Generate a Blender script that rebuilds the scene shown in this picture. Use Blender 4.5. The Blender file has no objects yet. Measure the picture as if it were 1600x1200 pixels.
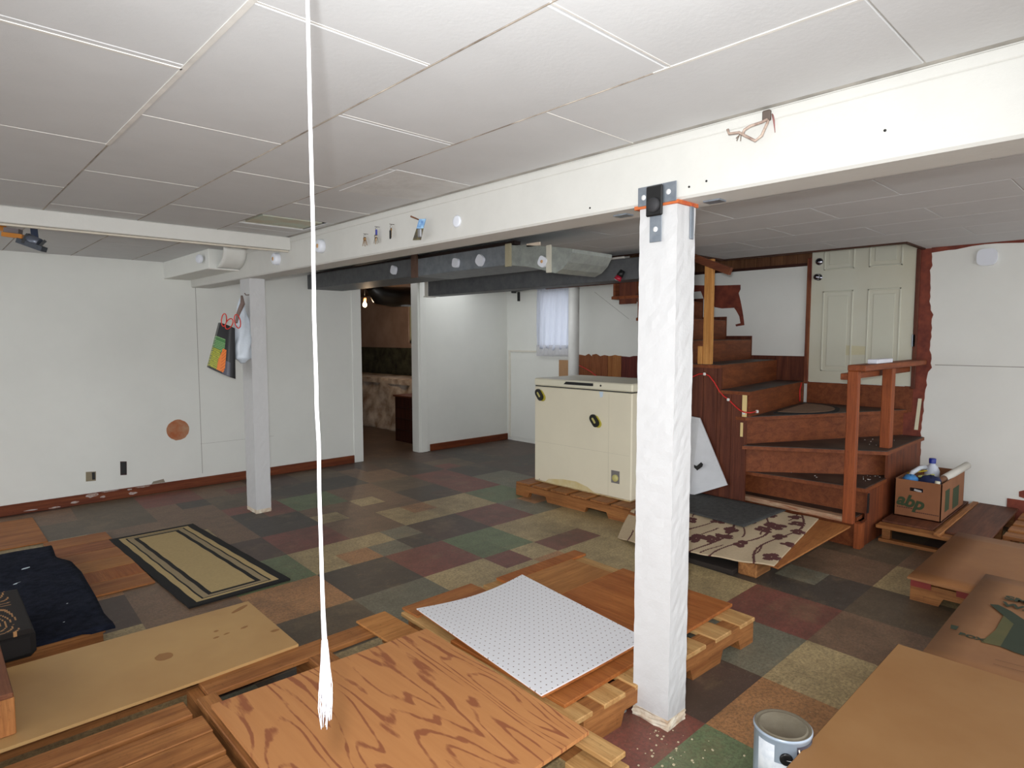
import bpy, math, random
import numpy as np
from mathutils import Vector, Matrix

random.seed(7)
SC = bpy.context.scene
COL = SC.collection
# ------------------------------------------------------------------ camera, light, exposure
F_PX, YAW, PITCH, ROLL, EYE = 981.2, 0.7591, 0.07448, 0.00086, 1.4
fw = Vector((math.sin(YAW)*math.cos(PITCH), math.cos(YAW)*math.cos(PITCH), -math.sin(PITCH)))
rt = Vector((math.cos(YAW), -math.sin(YAW), 0))
dn = fw.cross(rt)
rt2 = math.cos(ROLL)*rt + math.sin(ROLL)*dn
dn2 = -math.sin(ROLL)*rt + math.cos(ROLL)*dn
cam = bpy.data.cameras.new('camera')
cam.sensor_width = 36.0
cam.lens = 36.0*F_PX/1600.0
cam.clip_start = 0.05
camo = bpy.data.objects.new('camera', cam)
COL.objects.link(camo)
camo.matrix_world = Matrix(((rt2.x, -dn2.x, -fw.x, 0), (rt2.y, -dn2.y, -fw.y, 0), (rt2.z, -dn2.z, -fw.z, EYE), (0, 0, 0, 1)))
SC.camera = camo

w = bpy.data.worlds.new('world'); SC.world = w; w.use_nodes = True
w.node_tree.nodes['Background'].inputs[0].default_value = (0.965, 0.985, 1.01, 1)
w.node_tree.nodes['Background'].inputs[1].default_value = 2.15

fl = bpy.data.lights.new('camera_flash', 'SPOT')
fl.energy = 205; fl.spot_size = math.radians(125); fl.spot_blend = 1.0; fl.shadow_soft_size = 0.025
fl.color = (0.97, 0.985, 1.0)
flo = bpy.data.objects.new('camera_flash', fl); COL.objects.link(flo)
flo.matrix_world = camo.matrix_world.copy()
flo.location = Vector((0, 0, EYE)) - rt2*0.03 - dn2*0.07
flo.rotation_euler = ((fw + Vector((0, 0, 0.10))).to_track_quat('-Z', 'Y')).to_euler()

SC.view_settings.view_transform = 'Standard'
SC.view_settings.look = 'None'
SC.view_settings.exposure = 0.12
SC.view_settings.gamma = 1.0
SC.view_settings.use_curve_mapping = False

# ------------------------------------------------------------------ pixel -> place on a known plane
CAMP = Vector((0, 0, EYE))
def _ray(x, y):
    return rt2*((x-800)/F_PX) + dn2*((y-600)/F_PX) + fw
def atz(x, y, z): d = _ray(x, y); return CAMP + d*((z-EYE)/d.z)
def atx(x, y, v): d = _ray(x, y); return CAMP + d*(v/d.x)
def aty(x, y, v): d = _ray(x, y); return CAMP + d*(v/d.y)

# ------------------------------------------------------------------ materials
def lin(c):
    return tuple(((v/255)/12.92 if v/255 <= 0.04045 else ((v/255+0.055)/1.055)**2.4) for v in c)
MATS = {}
def newmat(name):
    m = bpy.data.materials.new(name); m.use_nodes = True
    nt = m.node_tree; b = nt.nodes['Principled BSDF']
    return m, nt, b
def N(nt, t, **k):
    n = nt.nodes.new(t)
    for a, v in k.items(): setattr(n, a, v)
    return n
def mixc(nt, fac, a, b):
    n = N(nt, 'ShaderNodeMix', data_type='RGBA')
    for s, v in ((0, fac), (6, a), (7, b)):
        if hasattr(v, 'links') or isinstance(v, bpy.types.NodeSocket): nt.links.new(v, n.inputs[s])
        elif s == 0: n.inputs[0].default_value = v
        else: n.inputs[s].default_value = (*v, 1)
    return n.outputs[2]
def coords(nt, scale=(1, 1, 1), rot=(0, 0, 0)):
    tc = N(nt, 'ShaderNodeTexCoord'); mp = N(nt, 'ShaderNodeMapping')
    mp.inputs['Scale'].default_value = scale; mp.inputs['Rotation'].default_value = rot
    nt.links.new(tc.outputs['Object'], mp.inputs[0])
    return mp.outputs[0]
def noise(nt, vec, scale, detail=4, rough=0.6, dist=0.0):
    n = N(nt, 'ShaderNodeTexNoise'); n.inputs['Scale'].default_value = scale
    n.inputs['Detail'].default_value = detail; n.inputs['Roughness'].default_value = rough
    n.inputs['Distortion'].default_value = dist
    nt.links.new(vec, n.inputs['Vector']); return n.outputs['Fac']
def ramp(nt, fac, stops):
    r = N(nt, 'ShaderNodeValToRGB'); e = r.color_ramp.elements
    while len(e) < len(stops): e.new(0.5)
    for i, (p, v) in enumerate(stops):
        e[i].position = p; e[i].color = (*v, 1) if isinstance(v, tuple) else (v, v, v, 1)
    nt.links.new(fac, r.inputs[0]); return r.outputs[0]
def bump(nt, b, h, strength=0.3, dist=0.01):
    n = N(nt, 'ShaderNodeBump'); n.inputs['Strength'].default_value = strength; n.inputs['Distance'].default_value = dist
    nt.links.new(h, n.inputs['Height']); nt.links.new(n.outputs[0], b.inputs['Normal'])
def flat(name, c, rough=0.7, metal=0.0, var=0.12, sc=6.0, c2=None, bmp=0.0, bsc=60, spec=None):
    if name in MATS: return MATS[name]
    m, nt, b = newmat(name)
    a = lin(c); d = lin(c2) if c2 else tuple(v*(1-var) for v in a)
    v = coords(nt)
    f = ramp(nt, noise(nt, v, sc, 5), [(0.35, 0.0), (0.68, 1.0)])
    nt.links.new(mixc(nt, f, a, d), b.inputs['Base Color'])
    b.inputs['Roughness'].default_value = rough; b.inputs['Metallic'].default_value = metal
    if spec is not None: b.inputs['Specular IOR Level'].default_value = spec
    if bmp: bump(nt, b, noise(nt, v, bsc, 3), bmp, 0.004)
    MATS[name] = m; return m
def wood(name, c1, c2, axis=0, rough=0.6, fine=1.0, dirt=0.25, spec=0.3):
    """straight-grained timber; axis = direction the grain runs (0 x, 1 y, 2 z)"""
    key = name + 'xyz'[axis]
    if key in MATS: return MATS[key]
    m, nt, b = newmat(key)
    s = [26.0*fine]*3; s[axis] = 1.6*fine
    v = coords(nt, tuple(s))
    g = noise(nt, v, 1.0, 5, 0.6, 0.6)
    c = mixc(nt, ramp(nt, g, [(0.35, 0.0), (0.65, 1.0)]), lin(c1), lin(c2))
    v2 = coords(nt)
    d = ramp(nt, noise(nt, v2, 3.5, 5, 0.65), [(0.45, 0.0), (0.75, 1.0)])
    dm = N(nt, 'ShaderNodeMath', operation='MULTIPLY'); nt.links.new(d, dm.inputs[0]); dm.inputs[1].default_value = dirt*2
    c = mixc(nt, dm.outputs[0], c, tuple(x*0.45 for x in lin(c2)))
    s3 = [150.0]*3; s3[axis] = 9.0
    fg = ramp(nt, noise(nt, coords(nt, tuple(s3)), 1.0, 3, 0.7), [(0.42, 0.0), (0.66, 1.0)])
    fm_ = N(nt, 'ShaderNodeMath', operation='MULTIPLY'); nt.links.new(fg, fm_.inputs[0]); fm_.inputs[1].default_value = 0.42
    c = mixc(nt, fm_.outputs[0], c, tuple(x*0.5 for x in lin(c2)))
    sp_ = ramp(nt, noise(nt, coords(nt), 55, 3, 0.8), [(0.62, 0.0), (0.74, 0.6)])
    c = mixc(nt, sp_, c, tuple(x*0.35 for x in lin(c2)))
    nt.links.new(c, b.inputs['Base Color']); b.inputs['Roughness'].default_value = rough
    b.inputs['Specular IOR Level'].default_value = spec
    bump(nt, b, g, 0.15, 0.002)
    MATS[key] = m; return m
def attr_mat(name, rough=0.7, mott=0.35, sc=9, rubbed=0.0, metal=0.0):
    if name in MATS: return MATS[name]
    m, nt, b = newmat(name)
    a = N(nt, 'ShaderNodeAttribute'); a.attribute_name = 'tint'
    v = coords(nt)
    f = ramp(nt, noise(nt, v, sc, 8, 0.72), [(0.38, 0.0), (0.7, 1.0)])
    mul = N(nt, 'ShaderNodeMath', operation='MULTIPLY'); nt.links.new(f, mul.inputs[0]); mul.inputs[1].default_value = mott
    mm = N(nt, 'ShaderNodeMix', data_type='RGBA', blend_type='MULTIPLY')
    nt.links.new(mul.outputs[0], mm.inputs[0]); nt.links.new(a.outputs['Color'], mm.inputs[6])
    mm.inputs[7].default_value = (0.33, 0.33, 0.3, 1)
    out = mm.outputs[2]
    if rubbed:
        fs = ramp(nt, noise(nt, coords(nt, (9, 60, 1)), 1.6, 3, 0.8, 1.5), [(0.60, 0.0), (0.70, 1.0)])
        m3 = N(nt, 'ShaderNodeMath', operation='MULTIPLY'); nt.links.new(fs, m3.inputs[0]); m3.inputs[1].default_value = 0.28
        out = mixc(nt, m3.outputs[0], out, lin((150, 138, 118)))
        ff = ramp(nt, noise(nt, coords(nt), 75, 4, 0.8), [(0.44, 0.0), (0.60, 1.0)])
        m4 = N(nt, 'ShaderNodeMath', operation='MULTIPLY'); nt.links.new(ff, m4.inputs[0]); m4.inputs[1].default_value = 0.5
        out = mixc(nt, m4.outputs[0], out, lin((70, 60, 50)))
        fw_ = ramp(nt, noise(nt, coords(nt), 130, 2, 0.6), [(0.69, 0.0), (0.76, 0.8)])
        out = mixc(nt, fw_, out, lin((176, 166, 150)))
        fd_ = ramp(nt, noise(nt, coords(nt), 1.1, 6, 0.75), [(0.50, 0.0), (0.75, 0.75)])
        out = mixc(nt, fd_, out, lin((66, 56, 46)))
        f2 = ramp(nt, noise(nt, coords(nt, (1, 1, 1)), 2.6, 9, 0.8), [(0.52, 0.0), (0.72, 1.0)])
        m2 = N(nt, 'ShaderNodeMath', operation='MULTIPLY'); nt.links.new(f2, m2.inputs[0]); m2.inputs[1].default_value = rubbed
        out = mixc(nt, m2.outputs[0], out, lin((140, 118, 88)))
    nt.links.new(out, b.inputs['Base Color'])
    b.inputs['Roughness'].default_value = rough; b.inputs['Metallic'].default_value = metal
    MATS[name] = m; return m

def big_ply_mat():
    m, nt, b = newmat('plywood_cathedral_grain')
    v = coords(nt, (3.6, 0.55, 1.0), (0, 0, -0.05))
    n = noise(nt, v, 1.25, 2.5, 0.45, 0.25)
    mu = N(nt, 'ShaderNodeMath', operation='MULTIPLY'); nt.links.new(n, mu.inputs[0]); mu.inputs[1].default_value = 100.0
    si = N(nt, 'ShaderNodeMath', operation='SINE'); nt.links.new(mu.outputs[0], si.inputs[0])
    patch = noise(nt, coords(nt, (13, 3.0, 1), (0, 0, -0.05)), 1.4, 4, 0.65)
    ad = N(nt, 'ShaderNodeMath', operation='MULTIPLY_ADD'); nt.links.new(patch, ad.inputs[0]); ad.inputs[1].default_value = 3.0; ad.inputs[2].default_value = -1.5
    s2 = N(nt, 'ShaderNodeMath', operation='ADD'); nt.links.new(si.outputs[0], s2.inputs[0]); nt.links.new(ad.outputs[0], s2.inputs[1])
    f = ramp(nt, s2.outputs[0], [(0.62, 0.0), (1.05, 0.8)])
    base = mixc(nt, noise(nt, coords(nt, (30, 2, 1)), 1.0, 4), lin((198, 140, 88)), lin((172, 114, 68)))
    c = mixc(nt, f, base, lin((134, 74, 50)))
    nt.links.new(c, b.inputs['Base Color']); b.inputs['Roughness'].default_value = 0.55
    b.inputs['Specular IOR Level'].default_value = 0.3
    return m
def peg_mat():
    m, nt, b = newmat('pegboard_white')
    v = coords(nt, (1/0.0285, 1/0.0285, 0))
    fr = N(nt, 'ShaderNodeVectorMath', operation='FRACTION'); nt.links.new(v, fr.inputs[0])
    sb = N(nt, 'ShaderNodeVectorMath', operation='SUBTRACT'); nt.links.new(fr.outputs[0], sb.inputs[0]); sb.inputs[1].default_value = (0.5, 0.5, 0)
    ln = N(nt, 'ShaderNodeVectorMath', operation='LENGTH'); nt.links.new(sb.outputs[0], ln.inputs[0])
    lt = N(nt, 'ShaderNodeMath', operation='LESS_THAN'); nt.links.new(ln.outputs['Value'], lt.inputs[0]); lt.inputs[1].default_value = 0.10
    nt.links.new(mixc(nt, lt.outputs[0], lin((226, 226, 230)), lin((110, 86, 72))), b.inputs['Base Color'])
    b.inputs['Roughness'].default_value = 0.45
    return m
def metal_mat(name, c1, c2, rough=0.45, metal=0.75, sc=14):
    if name in MATS: return MATS[name]
    m, nt, b = newmat(name)
    v = N(nt, 'ShaderNodeTexVoronoi'); v.inputs['Scale'].default_value = sc
    nt.links.new(coords(nt), v.inputs['Vector'])
    f = noise(nt, coords(nt), sc*0.6, 6, 0.7)
    a = N(nt, 'ShaderNodeMath', operation='MULTIPLY'); a.inputs[0].default_value = 0.6; nt.links.new(f, a.inputs[1])
    nt.links.new(mixc(nt, ramp(nt, a.outputs[0], [(0.2, 0.0), (0.42, 1.0)]), lin(c1), lin(c2)), b.inputs['Base Color'])
    b.inputs['Metallic'].default_value = metal; b.inputs['Roughness'].default_value = rough
    MATS[name] = m; return m

WHITE = flat('wall_paint_white', (229, 230, 224), 0.75, var=0.05, sc=2.2, bmp=0.06, bsc=90)
CEILP = flat('ceiling_paint', (208, 209, 209), 0.8, var=0.05, sc=5, bmp=0.12, bsc=70)
SEAM = flat('seam_filler', (226, 223, 216), 0.8, var=0.2, sc=9)
SEAMC = flat('seam_recess', (196, 192, 184), 0.8, var=0.4, sc=9)
BEAMW = flat('beam_paint', (206, 205, 199), 0.55, var=0.04, sc=8, bmp=0.25, bsc=45)
POSTW = flat('post_paint', (198, 198, 198), 0.5, var=0.03, sc=10, bmp=0.5, bsc=38)
GRIME = flat('chipped_plaster', (222, 214, 196), 0.9, c2=(186, 160, 132), sc=22, bmp=0.5, bsc=50)
RUST = flat('red_brown_primer', (132, 62, 42), 0.75, c2=(96, 40, 28), sc=12)
DOORW = flat('door_paint', (206, 206, 190), 0.6, c2=(202, 198, 176), sc=1.6)
BASEB = wood('baseboard_stain', (128, 66, 34), (100, 46, 24), 0, dirt=0.1)
BLACK = flat('black_plastic', (14, 14, 15), 0.45)
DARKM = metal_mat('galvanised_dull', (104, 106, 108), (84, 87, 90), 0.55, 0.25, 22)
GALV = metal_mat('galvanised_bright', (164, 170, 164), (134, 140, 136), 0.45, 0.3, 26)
TAPE = flat('duct_tape', (176, 168, 140), 0.6)
STEEL = metal_mat('bracket_steel', (150, 158, 166), (126, 134, 144), 0.4, 0.7, 30)
CHROME = flat('chrome', (200, 200, 205), 0.15, 1.0, var=0.05)
PUCK = flat('puck_plastic', (228, 232, 240), 0.3, var=0.02)
AMBER = flat('amber_led', (214, 168, 116), 0.4)
ST_R = wood('stair_riser', (136, 74, 38), (108, 54, 26), 0, dirt=0.18)
ST_T = flat('tread_worn_vinyl', (74, 58, 48), 0.55, c2=(24, 20, 19), sc=4.5)
ST_P = wood('stair_panelling', (108, 58, 38), (80, 38, 25), 2, dirt=0.15)
ST_O = wood('stair_post', (158, 84, 42), (132, 64, 30), 2, dirt=0.12)
ST_OX = wood('stair_rail', (150, 80, 42), (120, 60, 30), 0, dirt=0.12)
FIR = wood('raw_fir', (206, 150, 84), (176, 118, 58), 2, dirt=0.05)
PAL = {a: wood('pallet_wood', (172, 116, 66), (136, 84, 44), a, dirt=0.25) for a in (0, 1, 2)}
PALP = {a: wood('pallet_pale', (204, 164, 108), (176, 130, 78), a, dirt=0.15) for a in (0, 1, 2)}
PLYO = wood('plywood_orange', (176, 108, 54), (150, 84, 38), 1, dirt=0.15)
PLYL = wood('plywood_light', (190, 132, 74), (160, 104, 54), 0, dirt=0.15)
PLYX = wood('plywood_floor', (176, 116, 64), (144, 86, 46), 0, dirt=0.2, fine=0.5)
HARD = flat('hardboard_tan', (182, 146, 96), 0.5, c2=(166, 128, 82), sc=1.3, spec=0.3)
HARDR = flat('hardboard_ochre', (160, 120, 78), 0.55, c2=(146, 104, 64), sc=1.8, spec=0.2)
CARD = flat('cardboard', (150, 106, 68), 0.85, c2=(134, 92, 58), sc=3)
FREEZ = flat('freezer_enamel', (228, 220, 196), 0.4, var=0.05, sc=2.5)

# ------------------------------------------------------------------ builders
def setp(o, label=None, cat=None, group=None, kind=None):
    if label: o['label'] = label
    if cat: o['category'] = cat
    if group: o['group'] = group
    if kind: o['kind'] = kind
    return o
def empty(name, loc, label, cat, group=None, kind=None):
    o = bpy.data.objects.new(name, None); COL.objects.link(o); o.location = loc
    o.empty_display_size = 0.1
    return setp(o, label, cat, group, kind)
def wloc(o):
    v = Vector(o.location)
    while o.parent: o = o.parent; v += Vector(o.location)
    return v
class MB:
    def __init__(s): s.v = []; s.f = []; s.mi = []; s.mats = []; s.tint = {}; s.smooth = set()
    def _m(s, m):
        if m is None: return 0
        if m not in s.mats: s.mats.append(m)
        return s.mats.index(m)
    def add(s, vs, fs, m=None, smooth=False, tint=None):
        k = len(s.v); s.v += [tuple(v) for v in vs]
        for f in fs:
            if smooth: s.smooth.add(len(s.f))
            if tint is not None: s.tint[len(s.f)] = tint
            s.f.append(tuple(i+k for i in f)); s.mi.append(s._m(m))
        return s
    def box(s, x0, x1, y0, y1, z0, z1, m=None, ch=0.0):
        if ch <= 0:
            vs = [(x, y, z) for x in (x0, x1) for y in (y0, y1) for z in (z0, z1)]
            fs = [(0, 1, 3, 2), (4, 6, 7, 5), (0, 4, 5, 1), (2, 3, 7, 6), (0, 2, 6, 4), (1, 5, 7, 3)]
            return s.add(vs, fs, m)
        c = min(ch, (x1-x0)*.45, (y1-y0)*.45, (z1-z0)*.45)
        vs, fs, idx = [], [], {}
        C = ((x0, x1), (y0, y1), (z0, z1)); sg = (1, -1)
        for i in (0, 1):
            for j in (0, 1):
                for k in (0, 1):
                    for a in range(3):
                        p = [C[0][i], C[1][j], C[2][k]]
                        for b in range(3):
                            if b != a: p[b] += c*sg[(i, j, k)[b]]
                        idx[(i, j, k, a)] = len(vs); vs.append(tuple(p))
        for a in range(3):
            b, d = (a+1) % 3, (a+2) % 3
            for t in (0, 1):
                q = []
                for u, v in ((0, 0), (1, 0), (1, 1), (0, 1)):
                    l = [0, 0, 0]; l[a] = t; l[b] = u; l[d] = v; q.append(idx[(*l, a)])
                fs.append(tuple(q if t else q[::-1]))
            for u in (0, 1):
                for v in (0, 1):
                    l0 = [0, 0, 0]; l0[b] = u; l0[d] = v; l1 = list(l0); l1[a] = 1
                    q = [idx[(*l0, b)], idx[(*l1, b)], idx[(*l1, d)], idx[(*l0, d)]]
                    fs.append(tuple(q if (u+v) % 2 == 0 else q[::-1]))
        for i in (0, 1):
            for j in (0, 1):
                for k in (0, 1):
                    q = [idx[(i, j, k, a)] for a in range(3)]
                    fs.append(tuple(q if (i+j+k) % 2 else q[::-1]))
        return s.add(vs, fs, m)
    def prism(s, pts, h, m=None):
        """pts: 3D polygon; extruded by vector h"""
        n = len(pts); h = Vector(h)
        a = [Vector(p) for p in pts]; b = [p+h for p in a]
        fs = [tuple(range(n)), tuple(range(2*n-1, n-1, -1))] + [(i, i+n, (i+1) % n+n, (i+1) % n) for i in range(n)]
        return s.add(a+b, fs, m)
    def tube(s, pts, r, n=8, m=None, cap=True, smooth=True):
        pts = [Vector(p) for p in pts]; k = len(pts)
        rs = r if isinstance(r, (list, tuple)) else [r]*k
        vs = []; up = None
        for i, p in enumerate(pts):
            t = (pts[min(i+1, k-1)]-pts[max(i-1, 0)]).normalized()
            if up is None: up = Vector((0, 0, 1)) if abs(t.z) < .9 else Vector((1, 0, 0))
            a = t.cross(up).normalized(); b = a.cross(t).normalized(); up = b
            for j in range(n):
                q = 2*math.pi*j/n
                vs.append(p + a*(rs[i]*math.cos(q)) + b*(rs[i]*math.sin(q)))
        fs = [(i*n+j, i*n+(j+1) % n, (i+1)*n+(j+1) % n, (i+1)*n+j) for i in range(k-1) for j in range(n)]
        s.add(vs, fs, m, smooth)
        if cap:
            base = len(s.v)-len(vs)
            s.f.append(tuple(base+j for j in range(n-1, -1, -1))); s.mi.append(s._m(m))
            s.f.append(tuple(base+(k-1)*n+j for j in range(n))); s.mi.append(s._m(m))
        return s
    def lathe(s, prof, c, axis=(0, 0, 1), n=32, m=None, sx=1.0):
        ax = Vector(axis).normalized()
        u = ax.cross(Vector((0, 0, 1)) if abs(ax.z) < .9 else Vector((1, 0, 0))).normalized(); v = ax.cross(u)
        vs = []; c = Vector(c)
        for r, h in prof:
            for j in range(n):
                q = 2*math.pi*j/n
                vs.append(c + ax*h + u*(r*math.cos(q)*sx) + v*(r*math.sin(q)))
        k = len(prof)
        fs = [(i*n+j, i*n+(j+1) % n, (i+1)*n+(j+1) % n, (i+1)*n+j) for i in range(k-1) for j in range(n)]
        s.add(vs, fs, m, True)
        return s
    def bar(s, a, b, wd, ht, m=None, up=(0, 0, 1)):
        a = Vector(a); b = Vector(b); t = (b-a).normalized(); sd = t.cross(Vector(up)).normalized(); u = sd.cross(t)
        vs = [p + sd*x*wd/2 + u*y*ht/2 for p in (a, b) for x in (-1, 1) for y in (-1, 1)]
        return s.add(vs, [(0, 1, 3, 2), (4, 6, 7, 5), (0, 4, 5, 1), (2, 3, 7, 6), (0, 2, 6, 4), (1, 5, 7, 3)], m)
    def sheet(s, fn, nu, nv, thick=(0, 0, -0.01), m=None, tint=None, smooth=True):
        """curved sheet fn(u,v) with real thickness"""
        P = [[Vector(fn(i/nu, j/nv)) for j in range(nv+1)] for i in range(nu+1)]
        t = Vector(thick); W = nv+1
        vs = [p for r in P for p in r]; k = len(vs); vs += [p+t for p in vs]
        for i in range(nu):
            for j in range(nv):
                q = (i*W+j, (i+1)*W+j, (i+1)*W+j+1, i*W+j+1)
                c = tint((i+.5)/nu, (j+.5)/nv) if tint else None
                s.f.append(tuple(x+len(s.v) for x in q)); s.mi.append(s._m(m))
                if smooth: s.smooth.add(len(s.f)-1)
                if c is not None: s.tint[len(s.f)-1] = c
                s.f.append(tuple(x+k+len(s.v) for x in q[::-1])); s.mi.append(s._m(m))
                if c is not None: s.tint[len(s.f)-1] = c
        off = len(s.v)
        edge = [(i, 0, i+1, 0) for i in range(nu)] + [(i+1, nv, i, nv) for i in range(nu)] + [(0, j+1, 0, j) for j in range(nv)] + [(nu, j, nu, j+1) for j in range(nv)]
        for a, b, c2, d in edge:
            p, q = a*W+b, c2*W+d
            s.f.append((off+p, off+p+k, off+q+k, off+q)); s.mi.append(s._m(m))
            if tint: s.tint[len(s.f)-1] = tint(min(.999, max(.001, a/nu)), min(.999, max(.001, b/nv)))
        s.v += [tuple(v) for v in vs]
        return s
    def build(s, name, mat=None, parent=None, **kw):
        me = bpy.data.meshes.new(name)
        off = wloc(parent) if parent else Vector((0, 0, 0))
        org = Vector((0, 0, 0))
        if not parent and kw.get('center', True) and s.v:
            a = np.array(s.v); org = Vector(((a[:, 0].min()+a[:, 0].max())/2, (a[:, 1].min()+a[:, 1].max())/2, a[:, 2].min()))
        o0 = off+org
        me.from_pydata([(x-o0.x, y-o0.y, z-o0.z) for x, y, z in s.v], [], s.f)
        if mat is not None and not s.mats: me.materials.append(mat)
        elif s.mats:
            for m in s.mats: me.materials.append(m if m is not None else mat)
            me.polygons.foreach_set('material_index', s.mi)
        sm = [i in s.smooth for i in range(len(s.f))]
        me.polygons.foreach_set('use_smooth', sm)
        if s.tint:
            a = me.color_attributes.new('tint', 'FLOAT_COLOR', 'CORNER')
            arr = np.ones((len(me.loops), 4), np.float32); arr[:, :3] = 0.3
            for p in me.polygons:
                c = s.tint.get(p.index)
                if c is not None: arr[p.loop_start:p.loop_start+p.loop_total, :3] = c
            a.data.foreach_set('color', arr.ravel())
        me.validate(); me.update()
        o = bpy.data.objects.new(name, me); COL.objects.link(o)
        if parent: o.parent = parent
        else: o.location = org
        return setp(o, kw.get('label'), kw.get('cat'), kw.get('group'), kw.get('kind'))
def struct(name, mb, mat, parent=None): return mb.build(name, mat, parent, kind='structure' if parent is None else None, center=False)
def bx(name, x0, x1, y0, y1, z0, z1, mat, parent=None, ch=0.0, **kw):
    return MB().box(x0, x1, y0, y1, z0, z1, None, ch).build(name, mat, parent, **kw)
def poly_on(name, pts, h, mat, parent=None, **kw):
    return MB().prism(pts, h).build(name, mat, parent, **kw)
def text(name, body, size, loc, xdir, ydir, mat, parent, shear=0.0, ext=0.0004, bold=0.0):
    c = bpy.data.curves.new(name, 'FONT'); c.body = body; c.size = size; c.extrude = ext; c.shear = shear; c.offset = bold
    tmp = bpy.data.objects.new('tmp', c); me = bpy.data.meshes.new_from_object(tmp); bpy.data.objects.remove(tmp); bpy.data.curves.remove(c)
    me.materials.clear(); me.materials.append(mat); me.name = name
    o = bpy.data.objects.new(name, me); COL.objects.link(o)
    x = Vector(xdir).normalized(); y = Vector(ydir).normalized(); z = x.cross(y)
    M = Matrix((x, y, z)).transposed().to_4x4()
    M.translation = Vector(loc) - (wloc(parent) if parent else Vector())
    o.matrix_local = M
    if parent: o.parent = parent
    return o

XW, YW = 5.85, 6.26           # back wall plane, left wall plane
BX0, BX1, BZ = 1.87, 2.04, 1.857
CZ, CZ2 = 2.07, 2.10

# ------------------------------------------------------------------ floor of 18 inch colour blocks
R_=(132,76,66); D_=(74,68,62); G_=(112,128,92); K_=(186,164,120); O_=(186,134,88); B_=(124,122,104); P_=(84,66,58); M_=(130,102,80); U_=(104,90,72)
tiles = {}
rows = {-2: 'GKOKPMKU', -1: None}
def setrow(j, i0, cs):
    for k, c in enumerate(cs): tiles[(i0+k, j)] = (M_ if (c == O_ and j >= 7) else (U_ if (c == K_ and j >= 9) else c))
setrow(-1, -2, [K_, G_, O_, K_, M_, U_, K_, M_, P_, K_, M_])
setrow(0, -2, [K_, R_, P_, B_, R_, D_, M_, U_, U_, P_, U_])
setrow(1, -3, [K_, D_, B_, K_, G_, K_, D_, U_, M_, U_, P_])
setrow(2, -4, [M_, D_, K_, O_, R_, B_, K_, K_, D_, M_, K_, P_])
setrow(3, -4, [K_, P_, U_, B_, K_, K_, K_, K_, D_, M_, K_, P_])
setrow(4, -4, [K_, M_, O_, D_, R_, G_, K_, K_, M_, D_, P_, K_])
setrow(5, -4, [P_, M_, G_, K_, B_, P_, R_, B_, D_, M_, K_, P_])
setrow(6, -4, [O_, M_, P_, R_, M_, K_, K_, G_, B_, D_, P_, M_])
setrow(7, -4, [M_, K_, M_, D_, O_, O_, D_, R_, B_, P_, D_, K_])
setrow(8, -4, [K_, O_, M_, R_, G_, M_, U_, R_, D_, P_, D_, P_])
setrow(9, -4, [K_, K_, M_, K_, D_, D_, O_, D_, U_, D_, P_, P_])
setrow(10, -4, [M_, K_, R_, M_, P_, U_, P_, D_, P_, D_, P_, P_])
setrow(11, -4, [P_, U_, M_, U_, U_, P_, P_, P_, P_, P_, P_, P_])
sub = {}   # nine inch exceptions (i2,j2)
def q9(i, j, a, b, c): sub[(2*i+a, 2*j+b)] = c
q9(1, 3, 0, 1, R_); q9(1, 3, 1, 0, O_); q9(2, 3, 0, 1, R_); q9(2, 3, 1, 1, R_); q9(0, 5, 0, 1, K_); q9(0, 5, 1, 0, D_)
q9(-1, 5, 1, 0, O_); q9(-3, 2, 0, 1, B_); q9(-2, 9, 1, 1, D_); q9(2, 10, 0, 0, M_); q9(1, 6, 1, 1, O_); q9(2, 7, 1, 0, P_)
q9(3, 0, 1, 1, B_); q9(-1, 8, 0, 0, D_); q9(0, 7, 0, 0, K_); q9(3, 5, 1, 1, O_); q9(0, 0, 0, 1, U_); q9(1, 7, 0, 1, K_); q9(-3, 3, 1, 0, M_)
q9(-2, 7, 0, 1, K_); q9(4, 9, 0, 0, R_); q9(5, 8, 1, 0, D_); q9(-1, 10, 1, 0, R_); q9(2, 2, 1, 0, O_)
fm = MB()
PX, PY = 0.457, 0.463
pal_all = [D_, K_, O_, B_, P_, M_, U_, K_, M_]
for i2 in range(-16, 22):
    for j2 in range(-10, 36):
        i, j = i2//2, j2//2
        c = sub.get((i2, j2)) or tiles.get((i, j))
        if c is None:
            rr = random.Random(i*131+j*17); c = pal_all[rr.randrange(len(pal_all))]
            if j > 11: c = P_
        rr = random.Random(i2*977+j2*31); k = 0.90+0.2*rr.random()
        c = tuple(v*k for v in lin(c))
        def pt(a, b):
            y = 1.10+PY*b/2; return (2.01+PX*a/2+0.043*(y-1.1), y, 0)
        fm.add([pt(i2, j2), pt(i2+1, j2), pt(i2+1, j2+1), pt(i2, j2+1)], [(0, 1, 2, 3)], tint=c)
FLOORM = attr_mat('worn_floor_tile', 0.5, 0.45, 11, 0.5)
struct('floor', fm, FLOORM)
struct('trim_1', MB().box(-5, 10.5, -3, 13, -0.2, -0.02), flat('concrete_slab', (90, 85, 80)))   # slab beneath the tiles

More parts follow.
